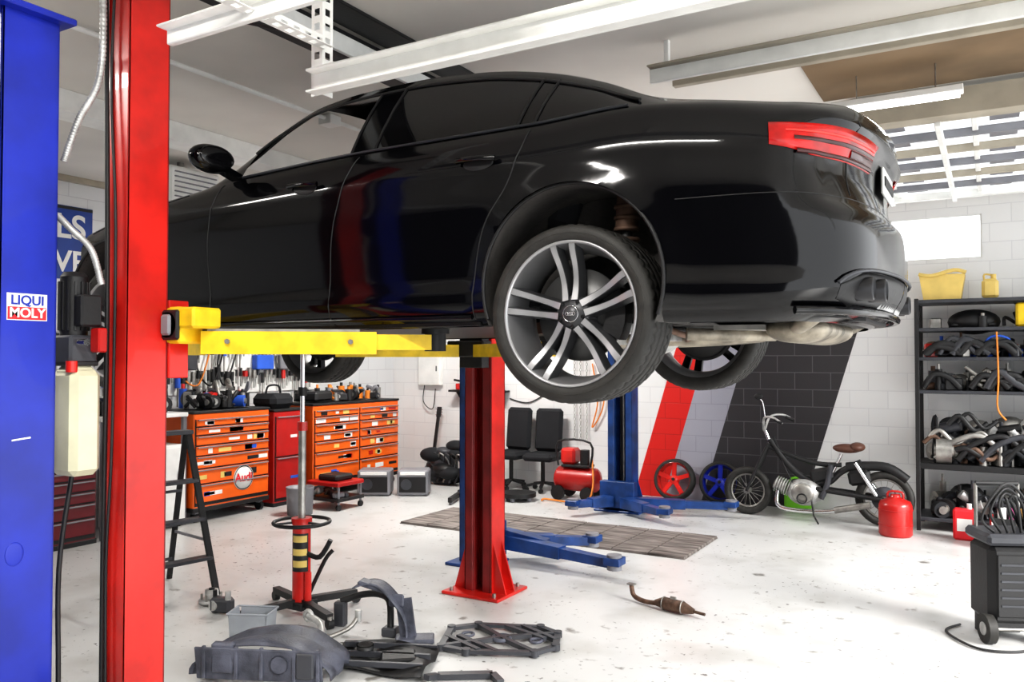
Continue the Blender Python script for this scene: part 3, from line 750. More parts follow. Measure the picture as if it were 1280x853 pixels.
b.box((-7.68,5.27,1.17),(.62,.98,.045),M_white,bev=.008)
for y in(4.83,5.74): 
    for x in(-7.95,-7.42): b.box((x,y,.575),(.045,.045,1.15),M_grey)
b.done()

def junk(b,x0,x1,y0,y1,z,n,hmax=.2,pal=None,seed=0):
    rnd=random.Random(seed); pal=pal or [M_plast,M_dplast,M_steel,M_alu,M_grey,M_plast,M_rust]
    for i in range(n):
        x=x0+(x1-x0)*rnd.random(); y=y0+(y1-y0)*rnd.random(); m=rnd.choice(pal); k=rnd.random(); h=hmax*(.4+.6*rnd.random())
        if k<.25: r=.02+.03*rnd.random(); b.cyl((x,y,z),(x,y,z+h*.8),r,m,n=14); b.cyl((x,y,z+h*.8),(x,y,z+h),r*.45,rnd.choice(pal),n=10)
        elif k<.5: r=h*.32; a=rnd.random()*3; b.cyl((x-.07*math.cos(a),y-.05*math.sin(a),z+r),(x+.07*math.cos(a),y+.05*math.sin(a),z+r),r,m,n=16); b.cyl((x-.09*math.cos(a),y-.07*math.sin(a),z+r),(x+.09*math.cos(a),y+.07*math.sin(a),z+r),r*.5,M_steel,n=12)
        elif k<.75:
            p=[(min(x1,max(x0,x+rnd.uniform(-.14,.14))),min(y1,max(y0,y+rnd.uniform(-.06,.06))),z+.02+h*rnd.random()) for _ in range(4)]; p[0]=(*p[0][:2],z+.02)
            p=[(q[0]+.001*i_,q[1]+.001*i_,q[2]) for i_,q in enumerate(p)]
            b.tube(p,.012+.014*rnd.random(),m,sub=5)
        else: b.box((x,y,z+h*.3),(.06+.12*rnd.random(),.05+.08*rnd.random(),h*.6),m,rot=(0,0,rnd.random()*90),bev=.01)
bright=[M_plast,M_plast,M_plast,M_dplast,M_white,M_bluerag,M_red,M_steel,M_grey,M_plast]
b=B('bench_tools'); junk(b,-7.8,-7.5,4.9,5.6,1.195,34,.30,bright,1); b.done()
b=B('cabinet_tools'); junk(b,-7.8,-7.55,3.95,4.6,.885,16,.3,bright,41); b.done()
b=B('tool_pile'); junk(b,-7.8,-7.48,5.95,6.7,1.21,60,.32,bright,2); b.done()
b=B('tool_pile'); junk(b,-7.8,-7.48,7.75,9.1,1.21,60,.24,[M_plast,M_dplast,M_steel,M_grey,M_plast,M_orange2,M_plast],3)
b.box((-7.6,7.85,1.28),(.35,.4,.13),M_plast,rot=(0,0,12),bev=.03); b.done()
b=B('cabinet_bag'); b.box((0,0,.09),(.4,.38,.18),M_dark,bev=.06); b.tube([(0,-.12,.17),(0,-.08,.27),(0,.08,.27),(0,.12,.17)],.012,M_dark,sub=5); b.done((-7.62,7.18,1.158))
b=B('wall_tool_rack')
b.box((-7.99,6.4,1.72),(.02,3.8,.75),M_white)
rr=random.Random(5)
for row,(zt,nn) in enumerate(((2.05,60),(1.66,52))):
    for i in range(nn):
        y=4.6+3.6*i/nn; z=zt-.08*rr.random(); L=.12+.28*rr.random(); m=rr.choice([M_plast,M_plast,M_plast,M_plast,M_steel,M_steel,M_red,M_bluerag,M_dplast])
        b.cyl((-7.94,y,z),(-7.94,y,z-L*.45),.012+.022*rr.random(),m,n=8); b.cyl((-7.94,y,z-L*.45),(-7.94,y,z-L),.009,M_steel,n=8); b.cyl((-7.98,y,z),(-7.93,y,z),.005,M_steel,n=6)
for y,m,w_ in((5.2,M_bluerag,.3),(6.1,M_dplast,.35),(7.3,M_bluerag,.28),(7.7,M_grey,.3)): b.box((-7.93,y,1.72),(.10,w_,.18),m,bev=.01)
for k in range(3): b.tube([(-7.93,6.2+.25*k,2.1),(-7.93,6.0+.3*k,1.7),(-7.92,6.3+.2*k,1.45),(-7.93,6.5+.2*k,1.9)],.01,[M_orange2,M_plast,M_plast][k],sub=8)
b.done()
ban=B('banner'); ban.box((0,0,0),(.01,2.0,.74),M_banner,bev=0); ban.box((.004,0,.35),(.008,2.0,.03),M_plast,bev=0); bo=ban.done((-7.9955,4.05,2.93))
text('banner_text_1','TOOLS',.34,(.008,.93,.15),(90,0,90),M_white,bo,align='RIGHT',bold=.006)
text('banner_text_2','+ MOVE',.30,(.008,.93,-.2),(90,0,90),M_white,bo,align='RIGHT',bold=.006)

b=B('electric_guitar')
body=[(0,.0),(.1,.02),(.15,.09),(.14,.17),(.10,.22),(.13,.30),(.12,.37),(.06,.39),(.03,.34),(-.03,.34),(-.07,.38),(-.12,.35),(-.12,.28),(-.10,.22),(-.14,.16),(-.14,.08),(-.09,.02)]
b.prism(body,(0,0,0),(1,0,0),(0,0,1),(0,.04,0),M_grey); b.box((0,-.008,.62),(.05,.025,.62),M_plast); b.box((0,-.005,.98),(.08,.02,.15),M_plast)
for z in(.12,.2): b.box((0,-.008,z),(.09,.012,.03),M_chrome)
for i in range(3):
    for sx in(-1,1): b.cyl((sx*.04,0,.94+i*.04),(sx*.06,0,.94+i*.04),.008,M_chrome,n=8)
b.done((-7.05,9.68,.02),(-12,0,0))
b=B('electrical_panel'); b.box((0,0,0),(.4,.1,.5),M_wsteel,bev=.01); b.box((0,-.052,0),(.34,.006,.44),M_white); b.box((.14,-.058,0),(.02,.01,.08),M_plast)
b.cyl((0,.02,.25),(0,.02,1.9),.014,M_grey,n=8); b.tube([(-.1,-.02,-.25),(-.12,-.02,-.5),(.05,-.02,-.6),(.1,-.02,-.3)],.007,M_plast,sub=6); b.done((-7.25,9.945,1.62))
b=B('amplifier_case'); 
for x,w in((0,.42),(.5,.4)):
    b.box((x,0,.17),(w,.34,.32),M_grey,bev=.02); b.box((x,-.172,.15),(w-.06,.01,.2),M_plast); b.cyl((x-.08,-.175,.15),(x-.08,-.185,.15),.07,M_dplast); b.box((x,-.172,.29),(w-.08,.01,.04),M_white)
    for sx in(-1,1): b.cyl((x+sx*.15,0,0),(x+sx*.15,0,.02),.02,M_plast)
b.done((-6.93,8.3,0),(0,0,30))
b=B('rolling_stool_cart')
b.box((0,0,.3),(.5,.45,.05),M_redcab,bev=.01); b.box((0,0,.12),(.5,.45,.04),M_plast); 
for x in(-.22,.22):
    for y in(-.19,.19): b.cyl((x,y,.04),(x,y,.3),.014,M_grey); b.cyl((x-.015,y,.035),(x+.015,y,.035),.035,M_plast)
junk(b,-.2,.2,-.15,.15,.14,8,.12,None,9); b.box((0,0,.36),(.3,.3,.07),M_plast,bev=.02); b.done((-6.75,7.35,0))
b=B('clothes_heap')
rr=random.Random(11)
for i in range(34):
    r=.06+.09*rr.random(); x=rr.uniform(-.42,.42);y=rr.uniform(-.15,.15); b.ball((x,y,r*.55+rr.random()*.55*(1-abs(x))),(r*1.3,r,r*.7),rr.choice([M_dark,M_dark,M_dplast,M_plast]))
b.box((-.25,0,.25),(.3,.28,.5),M_dplast,rot=(0,0,10),bev=.03); b.box((.3,.1,.2),(.3,.25,.4),M_plast,bev=.03)
for k in range(8):
    x=-.4+.1*k; b.tube([(x,-.1,.3),(x+.1,-.2,.45),(x+.2,-.12,.3),(x+.15,-.2,.05)],.012,[M_plast,M_steel,M_dplast][k%3],sub=5)
b.done((-6.42,9.5,0))
b=B('engine_hoist')
b.box((0,0,.06),(.5,.06,.06),M_plast); b.box((-.2,-.3,.06),(.05,.6,.06),M_plast); b.box((.2,-.3,.06),(.05,.6,.06),M_plast); b.box((0,0,.7),(.07,.07,1.3),M_plast)
b.beam((0,.05,1.3),(0,-.6,1.5),.06,.06,M_plast); b.cyl((0,0,.5),(0,-.35,1.4),.025,M_grey); b.cyl((0,-.6,1.5),(0,-.6,1.3),.008,M_steel)
for x in(-.2,.2):
    for y in(0,-.55): b.cyl((x-.015,y,.03),(x+.015,y,.03),.03,M_grey,n=12)
b.done((-5.65,8.75,0),(0,0,20))
b=B('wall_shelf'); b.box((0,0,0),(.9,.24,.03),M_plast); junk(b,-.4,.4,-.08,.08,.016,26,.26,bright,12)
for x in(-.35,.35): b.prism([(0,0),(0,-.18),(-.18,0)],(x,.12,-.015),(0,1,0),(0,0,1),(.02,0,0),M_plast)
b.done((-6.35,9.87,1.3))
def chair(loc,rot):
    b=B('office_chair')
    b.box((0,0,.46),(.44,.44,.1),M_dark,bev=.04); b.box((0,.20,.80),(.40,.09,.58),M_dark,rot=(-6,0,0),bev=.04); b.beam((0,.19,.45),(0,.22,.6),.08,.03,M_plast)
    b.cyl((0,0,.1),(0,0,.42),.028,M_plast)
    for i in range(5):
        t=rad(72*i); b.beam((0,0,.12),(.22*math.cos(t),.22*math.sin(t),.08),.04,.03,M_plast); b.cyl((.22*math.cos(t),.22*math.sin(t)-.02,.03),(.22*math.cos(t),.22*math.sin(t)+.02,.03),.03,M_plast,n=12); b.cyl((.22*math.cos(t),.22*math.sin(t),.03),(.22*math.cos(t),.22*math.sin(t),.09),.012,M_plast,n=8)
    b.done(loc,(0,0,rot))
chair((-5.66,9.62,0),-4); chair((-5.17,9.62,0),3)
b=B('air_compressor')
b.cyl((-.24,0,.25),(.24,0,.25),.15,M_redcab,n=28); b.ball((-.24,0,.25),(.07,.15,.15),M_redcab); b.ball((.24,0,.25),(.07,.15,.15),M_redcab)
b.box((0,0,.42),(.36,.22,.03),M_plast); b.box((-.1,0,.54),(.2,.2,.2),M_red,bev=.03); b.cyl((.1,0,.43),(.1,0,.62),.06,M_plast); b.tube([(-.22,-.1,.42),(-.22,-.1,.72),(.22,-.1,.72),(.22,-.1,.42)],.014,M_plast,sub=4)
for x in(-.2,.2):
    b.cyl((x,-.18,.09),(x,-.14,.09),.09,M_plast); b.cyl((x,.14,.09),(x,.18,.09),.09,M_plast); b.box((x,0,.11),(.04,.3,.03),M_plast)
b.tube([(.2,0,.5),(.3,-.2,.2),(.25,-.3,.02),(.0,-.35,.02),(-.3,-.3,.02),(-.3,-.4,.02)],.012,M_orange2,sub=8)
b.done((-4.50,9.3,0))
b=B('hanging_chains')
for k in range(3):
    for i in range(26): b.ring((-4.86+.09*k,9.95,1.75-i*.042-.01*k),.014,.0035,M_steel,axis='Y' if i%2 else 'X',n=10,m=5,sy=1.6)
b.cyl((-4.88,9.95,1.78),(-4.66,9.95,1.78),.01,M_steel); b.cyl((-4.77,9.95,1.78),(-4.77,10,1.78),.01,M_steel)
b.tube([(-4.6,9.96,1.7),(-4.52,9.95,1.2),(-4.6,9.95,.85),(-4.45,9.95,1.1),(-4.4,9.96,1.5)],.01,M_orange2,sub=8)
b.done()
b=B('wall_cable'); b.tube([(-5.9,9.985,1.2),(-5.6,9.985,1.15),(-5.3,9.985,1.3),(-5.1,9.985,1.5)],.008,M_plast,sub=8); b.done()
b=B('wheel_dolly'); b.cyl((0,0,.05),(0,0,.1),.22,M_plast,n=30)
for i in range(4): b.cyl((.15*math.cos(i*1.57),.15*math.sin(i*1.57),0),(.15*math.cos(i*1.57),.15*math.sin(i*1.57),.05),.03,M_grey)
b.done((-5.1,8.85,0))
def loose(mt,loc,name='spare_wheel'):
    b=B(name); b.lathe([(.20,-.05),(.22,-.07),(.25,-.06),(.262,0),(.25,.06),(.22,.07),(.20,.05)],M_rub,axis='Y',n=40)
    b.lathe([(.20,-.05),(.212,-.062),(.205,-.04),(.185,0),(.20,.04),(.205,.055),(.2,.05)],mt,axis='Y',n=40)
    for i in range(5):
        t=rad(90+72*i); b.beam((.03*math.cos(t),-.04,.03*math.sin(t)),(.2*math.cos(t),-.045,.2*math.sin(t)),.03,.05,mt,up=(-math.sin(t),0,math.cos(t)))
    b.lathe([(0,-.06),(.05,-.06),(.06,-.02),(.06,.02)],mt,axis='Y',n=24); b.cyl((0,-.07,0),(0,-.05,0),.02,M_plast)
    b.done(loc,(-14,0,0))
loose(M_red,(-3.40,9.78,.262)); loose(M_blue,(-2.84,9.83,.262))

# ---------------------------------------------------------------- moped
b=B('moped')
def spoke(x,r,front):
    b.ring((x,0,r),r-.04,.04,M_rub,axis='Y',n=44,m=10); b.ring((x,0,r),r-.085,.013,M_steel,axis='Y',n=40,m=6)
    b.cyl((x,-.05,r),(x,.05,r),.035,M_steel)
    for i in range(18):
        t=2*math.pi*i/18; b.cyl((x,(-1)**i*.03,r),(x+(r-.08)*math.cos(t),0,r+(r-.08)*math.sin(t)),.0025,M_steel,n=5)
spoke(0,.27,True); spoke(1.42,.29,False)
b.lathe([(.04,-.05),(.12,-.05),(.13,0),(.12,.05),(.04,.05)],M_dplast,c=(1.42,0,.29),axis='Y',n=30)
for sy in(-.06,.06): b.tube([(0,sy,.27),(.12,sy,.55),(.25,sy,.82)],.018,M_plast,sub=3); b.tube([(1.42,sy*1.3,.29),(1.1,sy*1.3,.32),(.75,sy,.35)],.026,M_plast,sub=2); b.cyl((1.35,sy*1.6,.33),(1.15,sy*1.6,.66),.02,M_chrome)
b.tube([(.25,0,.86),(.42,0,.62),(.62,0,.45),(.85,0,.42),(1.0,0,.55),(1.2,0,.66)],.036,M_plast,sub=6,n=12)
b.tube([(.22,0,.78),(.45,0,.70),(.75,0,.62),(1.0,0,.62)],.026,M_plast,sub=5,n=10)
b.tube([(.85,0,.42),(.95,0,.62),(1.0,0,.74)],.018,M_chrome,sub=3)
b.cyl((.25,0,.82),(.20,0,.95),.02,M_chrome)
b.tube([(.45,-.3,1.06),(.34,-.26,1.12),(.22,-.14,1.1),(.19,0,.95),(.22,.14,1.1),(.34,.26,1.12),(.45,.3,1.06)],.013,M_alu,sub=6,n=8)
b.tube([(.22,-.1,1.12),(.2,-.12,1.28),(.16,-.14,1.32)],.007,M_chrome,sub=3); b.ball((.16,-.14,1.34),(.05,.02,.035),M_plast)
for sy in(-.3,.3): b.tube([(.45,sy,1.06),(.36,sy*.9,1.1)],.019,M_plast)
b.ball((1.06,0,.80),(.15,.09,.05),M_brownl,n=20); b.ball((1.16,0,.82),(.08,.11,.05),M_brownl)
b.ball((.62,0,.30),(.19,.13,.15),M_alu,n=20); b.cyl((.62,-.13,.3),(.62,.13,.3),.11,M_alu,n=24); b.cyl((.42,0,.33),(.3,0,.38),.06,M_steel)
for i in range(7): b.cyl((.48-.026*i,0,.32+.008*i),(.472-.026*i,0,.3225+.008*i),.09,M_alu,n=20)
b.ball((.62,-.13,.3),(.12,.03,.11),M_steel)
b.tube([(.34,-.05,.3),(.38,-.1,.13),(.8,-.12,.12),(1.2,-.14,.2)],.024,M_chrome,sub=5,n=10); b.cyl((.95,-.13,.15),(1.3,-.15,.24),.035,M_steel)
b.tube([(1.05,0,.6),(1.2,0,.62),(1.45,0,.62),(1.64,0,.50)],.05,M_plast,sub=5)
b.box((1.18,0,.5),(.22,.14,.16),M_plast,rot=(0,-10,0),bev=.03)
b.tube([(.7,-.1,.28),(.74,-.16,.08),(.8,-.24,.01)],.009,M_plast); b.ring((.62,-.17,.25),.05,.008,M_plast,axis='Y',n=16)
b.tube([(.3,-.02,.9),(.4,-.03,.6),(.5,-.05,.4)],.006,M_plast,sub=4)
b.tube([(.9,-.05,.62),(.86,-.06,.4),(.8,-.07,.25)],.03,M_dplast,sub=4); b.box((.8,0,.5),(.24,.11,.15),M_plast,rot=(0,-15,0),bev=.03)
b.done((-2.40,9.38,0))
b=B('green_jerrycan'); b.box((0,0,.16),(.3,.12,.3),M_green,bev=.03); b.tube([(-.08,0,.3),(-.07,0,.37),(.05,0,.37),(.06,0,.3)],.014,M_green,sub=3); b.cyl((.11,0,.3),(.11,0,.35),.025,M_plast); b.box((0,0,.005),(.3,.1,.01),M_green); b.done((-1.95,9.88,.0))
b=B('red_gas_can')
b.lathe([(0,0),(.14,0),(.155,.02),(.155,.30),(.14,.34),(.06,.375),(.045,.39),(.045,.41),(0,.41)],M_redcab,n=32)
b.tube([(-.07,0,.36),(-.06,0,.43),(.06,0,.43),(.07,0,.36)],.012,M_redcab,sub=3); b.ring((0,0,.11),.156,.005,M_redcab,n=32,m=6); b.ring((0,0,.26),.156,.005,M_redcab,n=32,m=6); b.done((-.84,8.98,0))

# ---------------------------------------------------------------- shelf
SX0,SX1,SY0,SY1=-.66,1.15,9.38,9.94
shelf=empty('parts_shelf')
b=B('shelf_frame',shelf)
for x in(SX0,SX1):
    for y in(SY0,SY1): b.box((x,y,1.19),(.04,.04,2.38),M_plast)
SZ=[2.35,2.06,1.76,1.42,.66,.12]
for z in SZ: b.box(((SX0+SX1)/2,(SY0+SY1)/2,z),(SX1-SX0,SY1-SY0,.035 if z!=.66 else .06),M_dplast if z!=.66 else M_plast)
for z in(1.76,.66,2.35): b.beam((SX0,SY0,z-.3),(SX0,SY1,z-.02),.01,.03,M_plast)
b.done()
eng=[M_plast,M_dplast,M_steel,M_plast,M_plast,M_rust,M_steel,M_dark]
for i,(z,n,h) in enumerate(((2.078,12,.2),(1.778,70,.26),(1.438,70,.28),(.69,170,.5),(.138,90,.42))):
    b=B('engine_parts',shelf); junk(b,SX0+.12,SX1-.12,SY0+.06,SY1-.10,z,n,h,eng if i!=1 else eng+[M_bluerag,M_red],20+i)
    rr=random.Random(50+i)
    if i in(1,2):
        for k in range(12):
            x=SX0+.2+1.4*rr.random(); b.tube([(x-.15,9.42,z+.03),(x-.05,9.40,z+.10+.1*rr.random()),(x+.08,9.41,z+.08+.1*rr.random()),(x+.18,9.42,z+.03)],.022+.018*rr.random(),rr.choice([M_plast,M_dplast,M_plast]),sub=5,n=10)
    if i in(3,4):
        for k in range(26 if i==3 else 10):
            x=SX0+.2+1.35*rr.random(); r=.06+.07*rr.random(); zz=z+r+(.34*rr.random() if i==3 else .1*rr.random())
            b.ball((x,9.62+.12*rr.random(),zz),(r*1.3,r,r),rr.choice([M_plast,M_dplast,M_dark,M_steel]),n=14,m=8)
            a=rr.random()*3; b.cyl((x-.1*math.cos(a),9.5,zz-.05*math.sin(a)),(x+.1*math.cos(a),9.47,zz+.05*math.sin(a)),.035+.03*rr.random(),rr.choice([M_steel,M_alu,M_dplast,M_plast]),n=14)
    if i==3:
        b.box((.40,9.6,z+.25),(.35,.3,.46),M_white,rot=(0,0,15),bev=.08)
        for k in range(4): b.tube([(-.5+.2*k,9.42,z+.05),(-.35+.2*k,9.4,z+.22),(-.1+.2*k,9.40,z+.30),(.1+.2*k,9.44,z+.12)],.03,[M_steel,M_plast,M_dplast,M_plast][k],sub=6,n=12)
        for k in range(18):
            x=SX0+.2+1.4*rr.random(); zz=z+.05+.42*rr.random()
            b.tube([(x-.15,9.41,zz),(x-.05,9.40,zz+.12*rr.random()),(x+.08,9.42,zz-.05),(x+.2,9.45,zz+.05*rr.random())],.014+.02*rr.random(),rr.choice([M_plast,M_dplast,M_steel,M_dark,M_rust]),sub=5,n=10)
    if i==1: b.tube([(-.1,9.45,z+.05),(.0,9.42,z+.2),(.15,9.42,z+.18),(.2,9.45,z+.02)],.012,M_bluerag,sub=6); b.tube([(.05,9.36,z+.25),(.06,9.35,z-.2),(.05,9.36,z-.5),(.12,9.37,z-.62)],.008,M_orange2,sub=6)
    b.done()
b=B('dark_cowl',shelf); b.ball((0,0,.0),(.24,.2,.13),M_plast); b.box((0,0,-.03),(.4,.3,.06),M_plast,bev=.02); b.done((-.15,9.65,2.14))
b=B('yellow_parts_box',shelf); b.box((0,0,.12),(.25,.3,.24),M_yel,bev=.02); b.box((0,0,.25),(.27,.32,.03),M_plast,bev=.006); b.done((.34,9.6,2.08))
b=B('yellow_bin'); b.prism([(-.18,0),(.16,0),(.2,.26),(-.22,.26)],(0,-.15,0),(1,0,0),(0,0,1),(0,.3,0),M_yell2); b.tube([(-.22,-.15,.27),(-.1,-.16,.25),(.1,-.15,.3),(.21,-.15,.27)],.02,M_yell2,sub=4); b.ball((.05,0,.25),(.14,.13,.07),M_white); b.done((-.42,9.62,2.37))
b=B('yellow_jug'); b.box((0,0,.1),(.15,.2,.2),M_yell2,bev=.03); b.cyl((.03,0,.2),(.03,0,.25),.025,M_yell2); b.tube([(-.05,0,.19),(-.05,0,.25),(.02,0,.24)],.01,M_yell2,sub=3); b.done((.0,9.6,2.37))
b=B('oil_bottles')
for i in range(6):
    m=[M_redcab,M_pink,M_white,M_green,M_bluerag,M_white][i]; x=.13*i
    b.box((x,0,.12),(.1,.07,.24),m,bev=.02); b.cyl((x+.02,0,.24),(x+.02,0,.28),.02,M_white if i%2 else M_plast)
    b.box((x,-.037,.12),(.07,.003,.1),M_white,bev=0)
b.done((0.02,9.29,0))
b=B('bottle_crate'); b.box((0,0,.03),(.5,.3,.06),M_plast); 
for s1 in(-1,1): b.box((0,s1*.145,.15),(.5,.01,.3),M_plast); b.box((s1*.245,0,.15),(.01,.3,.3),M_plast)
for i in range(5): b.cyl((-.18+.09*i,0,.05),(-.18+.09*i,0,.38),.036,[M_white,M_pink,M_yell2,M_bluerag,M_white][i],n=14); b.cyl((-.18+.09*i,0,.38),(-.18+.09*i,0,.45),.014,M_plast,n=10)
b.done((.25,8.85,0))
b=B('red_canister'); b.box((0,0,.15),(.2,.14,.3),M_stred,bev=.02); b.cyl((.04,0,.3),(.04,0,.35),.022,M_white); b.box((0,-.072,.15),(.13,.003,.12),M_white,bev=0); b.done((-.24,9.12,0))

b=B('wheeled_toolbox_cart')
b.box((0,0,.36),(.34,.30,.5),M_plast,bev=.04); b.box((0,0,.64),(.37,.33,.07),M_dplast,bev=.02); b.box((0,-.155,.36),(.26,.012,.38),M_plast,bev=.01)
for i in range(6): b.box((0,-.163,.24+i*.05),(.22,.006,.012),M_dplast,bev=0)
b.cyl((-.2,-.12,.09),(-.15,-.12,.09),.09,M_rub,n=28); b.cyl((-.205,-.12,.09),(-.2,-.12,.09),.04,M_alu); b.cyl((.15,-.12,.09),(.2,-.12,.09),.09,M_rub,n=28)
b.cyl((-.15,-.12,.09),(.15,-.12,.09),.012,M_steel); b.box((0,-.1,.11),(.26,.06,.04),M_plast); b.box((0,.13,.06),(.26,.05,.12),M_plast)
for x in(-.13,.13): b.cyl((x,.12,.66),(x,.12,.95),.011,M_steel)
b.cyl((-.13,.12,.95),(.13,.12,.95),.016,M_plast)
for k in range(5): b.tube([(-.12+.04*k,-.1,.68),(-.2+.05*k,-.12,.78+.03*k),(-.05,-.1,.98-.03*k),(.1-.03*k,-.05,.85),(.12,.02*k,.68)],.009,M_plast,sub=8)
b.tube([(.1,-.2,.012),(-.1,-.3,.012),(-.3,-.25,.012),(-.35,.05,.012),(-.2,.2,.012)],.008,M_plast,sub=8)
b.done((.07,6.05,0),(0,0,25))

# ---------------------------------------------------------------- parts on the floor
b=B('fender_liner')
rows=[]
for i in range(25):
    t=i/24; a=rad(20+140*t); r=.42+.02*math.sin(t*22)
    rows.append([(r*math.cos(a)+ (.01 if k%2 else 0),-.16+k*.055,(.42*.75)*math.sin(a)*.9-.10+.012*math.sin(k*2+t*9)) for k in range(7)])
b.grid(rows,M_slate,True)
b.box((.0,-.17,.07),(.7,.012,.18),M_slate,rot=(10,0,0)); b.box((-.2,-.16,.1),(.12,.05,.16),M_slate,bev=.01); b.cyl((.12,-.19,.08),(.12,-.17,.08),.05,M_slate,n=16); b.box((.26,-.18,.08),(.1,.03,.14),M_dplast,bev=.01)
for x in(-.3,-.12,.02,.2,.33): b.box((x,-.18,.08),(.02,.02,.17),M_slate)
o=b.done((-3.44,3.24,.06),(0,0,24))
so=o.modifiers.new('thick','SOLIDIFY'); so.thickness=.006
b=B('splash_shield')
rows=[]
for i in range(15):
    t=i/14
    rows.append([(-.3+.6*t,-.2+k*.1+.03*math.sin(t*5),.03+.03*math.sin(t*7+k)*(1 if 0<k<4 else .3)+.03*(k==4)) for k in range(5)])
b.grid(rows,M_plast); b.box((.1,0,.05),(.2,.16,.03),M_plast,rot=(0,0,20),bev=.01); b.cyl((-.12,.05,.03),(-.12,.05,.09),.05,M_plast)
for k in range(3): b.beam((-.28,-.15+.15*k,.05),(.28,-.12+.15*k,.05),.02,.03,M_dplast)
o=b.done((-3.04,3.70,0),(0,0,20)); so=o.modifiers.new('thick','SOLIDIFY'); so.thickness=.006
b=B('upright_liner')
rows=[]
for i in range(25):
    t=i/24; a=rad(-5+115*t)
    rows.append([(.26*math.cos(a)-.12,-.05+k*.035+.02*math.sin(t*10),.33*math.sin(a)+.02) for k in range(5)])
b.grid(rows,M_slate)
b.box((.18,.0,.02),(.24,.14,.03),M_slate,rot=(0,0,15),bev=.008); b.beam((.14,0,.03),(.10,.02,.26),.10,.02,M_slate); b.box((-.1,.02,.33),(.18,.1,.03),M_slate,rot=(0,15,0),bev=.01)
b.box((.06,0,.25),(.1,.02,.08),M_slate,bev=.01)
o=b.done((-3.27,4.03,.0),(0,0,20)); so=o.modifiers.new('thick','SOLIDIFY'); so.thickness=.008
b=B('suspension_link')
b.tube([(-.25,.1,.12),(-.1,.05,.1),(0,-.05,.05),(.05,-.18,.03)],.02,M_alu,sub=5,n=10); b.ring((-.25,.1,.12),.03,.014,M_alu,axis='Y',n=16); b.ball((.05,-.2,.035),.035,M_alu)
b.tube([(0,-.05,.05),(.1,.08,.1),(.12,.15,.16)],.014,M_steel,sub=4); b.cyl((.12,.15,.13),(.12,.15,.2),.02,M_alu); b.box((.02,-.16,.05),(.02,.02,.06),M_red)
b.done((-3.52,3.76,0),(0,0,0))
b=B('stabiliser_bracket'); b.tube([(-.25,0,.16),(-.12,.05,.2),(0.02,.02,.22),(.12,-.05,.2),(.15,-.1,.05)],.022,M_plast,sub=5,n=10); b.box((-.25,0,.08),(.08,.06,.16),M_dplast,bev=.01); b.box((.15,-.1,.03),(.1,.08,.06),M_dplast,bev=.01); b.done((-3.47,4.16,0),(0,0,15))
b=B('subframe_brace')
P=[(-.38,-.2),(-.2,-.27),(.25,-.25),(.38,-.12),(.38,.14),(.25,.26),(-.2,.27),(-.38,.18)]
for i in range(len(P)): 
    p,q=P[i],P[(i+1)%len(P)]; b.beam((*p,.03),(*q,.03),.045,.025,M_dplast); b.cyl((*p,.008),(*p,.05),.03,M_dplast)
for p,q in(((-.38,-.2),(.0,0)),((-.2,.27),(0,0)),((.38,.14),(0,0)),((.25,-.25),(0,0)),((.0,-.26),(-.3,.0)),((0,.26),(.3,0)),((-.38,0),(-.12,-.26)),((.38,0),(.12,.26))): b.beam((*p,.03),(*q,.035),.035,.03,M_dplast)
b.ring((0,0,.035),.06,.014,M_slate,n=24); b.ring((-.24,.05,.035),.04,.01,M_slate,n=20); b.ring((.24,-.03,.035),.04,.01,M_slate,n=20)
b.done((-2.63,4.35,0),(0,0,24),scale=.90)
b=B('scooter_muffler')
b.tube([(-.36,.06,.13),(-.33,.05,.05),(-.22,.02,.03),(-.1,0,.04)],.020,M_rust,sub=6,n=10)
b.cyl((-.1,0,.045),(-.02,0,.055),.022,M_rust,r1=.05); b.cyl((-.02,0,.055),(.16,-.02,.055),.05,M_rust,n=24); b.cyl((.16,-.02,.055),(.26,-.03,.045),.05,M_rust,r1=.022)
b.ring((-.02,0,.055),.05,.005,M_steel,axis='X',n=24); b.ring((.16,-.02,.055),.05,.005,M_steel,axis='X',n=24)
b.cyl((.26,-.03,.045),(.36,-.035,.04),.012,M_rust); b.box((-.36,.06,.14),(.07,.05,.012),M_steel,bev=.003); b.box((.07,-.01,.11),(.05,.02,.03),M_steel,bev=.003)
b.done((-1.98,5.5,0),(0,0,-8),scale=.85)
b=B('clear_parts_tub')
for s1 in(-1,1): b.beam((s1*.11,0,.0),(s1*.125,0,.17),.16,.004,M_clear,up=(1,0,0)); b.beam((0,s1*.08,0),(0,s1*.09,.17),.23,.004,M_clear,up=(0,1,0))
b.box((0,0,.005),(.22,.16,.008),M_clear); b.box((0,.09,.17),(.27,.012,.012),M_clear);b.box((0,-.09,.17),(.27,.012,.012),M_clear);b.box((.13,0,.17),(.012,.19,.012),M_clear);b.box((-.13,0,.17),(.012,.19,.012),M_clear)
junk(b,-.06,.06,-.04,.04,.01,5,.08,None,31); b.done((-4.03,3.64,0),(0,0,25))
b=B('brake_caliper'); b.box((0,0,.06),(.16,.09,.1),M_dplast,rot=(0,0,20),bev=.02); b.cyl((-.03,-.06,.06),(-.03,0,.06),.035,M_alu); b.cyl((.06,0,.1),(.06,0,.16),.02,M_alu); b.cyl((-.07,0,0),(-.07,0,.15),.015,M_plast); b.done((-4.6,3.88,0))
b=B('wheel_hub'); b.lathe([(.02,.1),(.045,.1),(.05,.03),(.09,.03),(.09,.01),(.02,.0)],M_alu,n=28); b.cyl((0,0,0),(0,0,.11),.02,M_plast)
for i in range(5): b.cyl((.07*math.cos(i*1.257),.07*math.sin(i*1.257),.03),(.07*math.cos(i*1.257),.07*math.sin(i*1.257),.07),.008,M_steel,n=8)
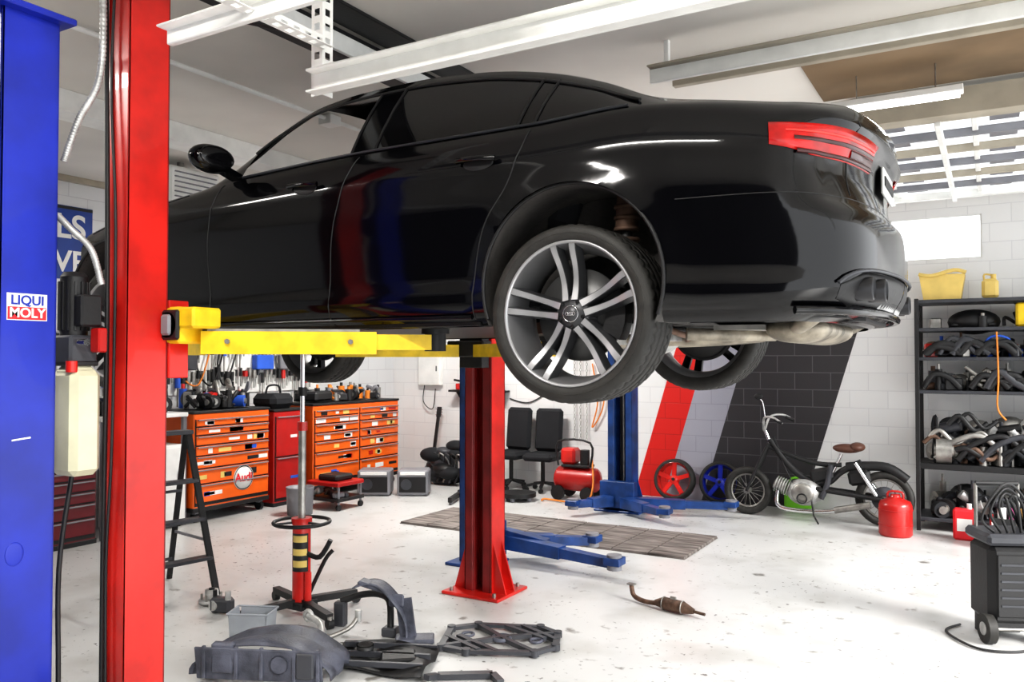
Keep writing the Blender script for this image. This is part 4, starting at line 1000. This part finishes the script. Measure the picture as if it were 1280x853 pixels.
b.box((.02,0,.01),(.1,.05,.02),M_steel); b.done((-4.85,4.0,0))
b=B('dark_bracket'); b.beam((-.15,0,.02),(.15,.03,.02),.05,.03,M_dplast); b.beam((.15,.03,.02),(.2,-.08,.02),.04,.03,M_dplast); b.beam((-.15,0,.02),(-.2,-.08,.04),.04,.03,M_dplast); b.done((-2.5,3.75,0),(0,0,28))
b=B('floor_bucket'); b.lathe([(0,.005),(.12,.005),(.14,.0),(.155,.3),(.16,.31),(.15,.31),(.135,.02)],M_grey,n=30); b.done((-6.78,6.8,0))

# ---------------------------------------------------------------- lights, world, camera
w=bpy.data.worlds.new('world'); scene.world=w; w.use_nodes=True
bg=w.node_tree.nodes['Background']; bg.inputs['Color'].default_value=(.96,.98,1,1); bg.inputs['Strength'].default_value=2.6
def area(name,loc,rot,sx,sy,e,col=(1,1,1)):
    l=bpy.data.lights.new(name,'AREA'); l.shape='RECTANGLE'; l.size=sx;l.size_y=sy;l.energy=e;l.color=col
    o=bpy.data.objects.new(name,l); scene.collection.objects.link(o); o.location=loc;o.rotation_euler=[rad(a) for a in rot]; return o
area('ceiling_tube_and_fill',(-4.8,1.2,3.42),(0,0,0),1.2,.15,55,(1,.96,.9))  # added fill light under the near left fixture
area('ceiling_tube_and_fill',(-5.5,7.6,3.39),(0,0,0),1.2,.15,150,(1,.97,.92))  # added fill light for the far left corner
area('ceiling_tube_and_fill',(-1.5,1.0,3.42),(0,0,0),1.2,.15,75,(1,.97,.92))  # added fill light above the near floor
area('ceiling_tube_and_fill',(-.50,5.6,3.33),(0,0,0),.75,.1,40)
sl=bpy.data.lights.new('sun','SUN'); sl.energy=8; sl.angle=rad(25); sl.color=(1,.98,.95)
so=bpy.data.objects.new('sun',sl); scene.collection.objects.link(so)
so.rotation_euler=Vector((-.80,.32,-.5)).to_track_quat('-Z','Y').to_euler()

cam=bpy.data.cameras.new('camera'); co=bpy.data.objects.new('camera',cam); scene.collection.objects.link(co)
cam.sensor_width=36; cam.lens=1020/1280*36; cam.clip_start=.05
co.location=(0,0,1.75)
fwd=Vector((-.506,.862,0)).normalized(); yaw=math.atan2(-fwd.x,fwd.y)
co.rotation_euler=(rad(90+1.32),0,yaw)
scene.camera=co
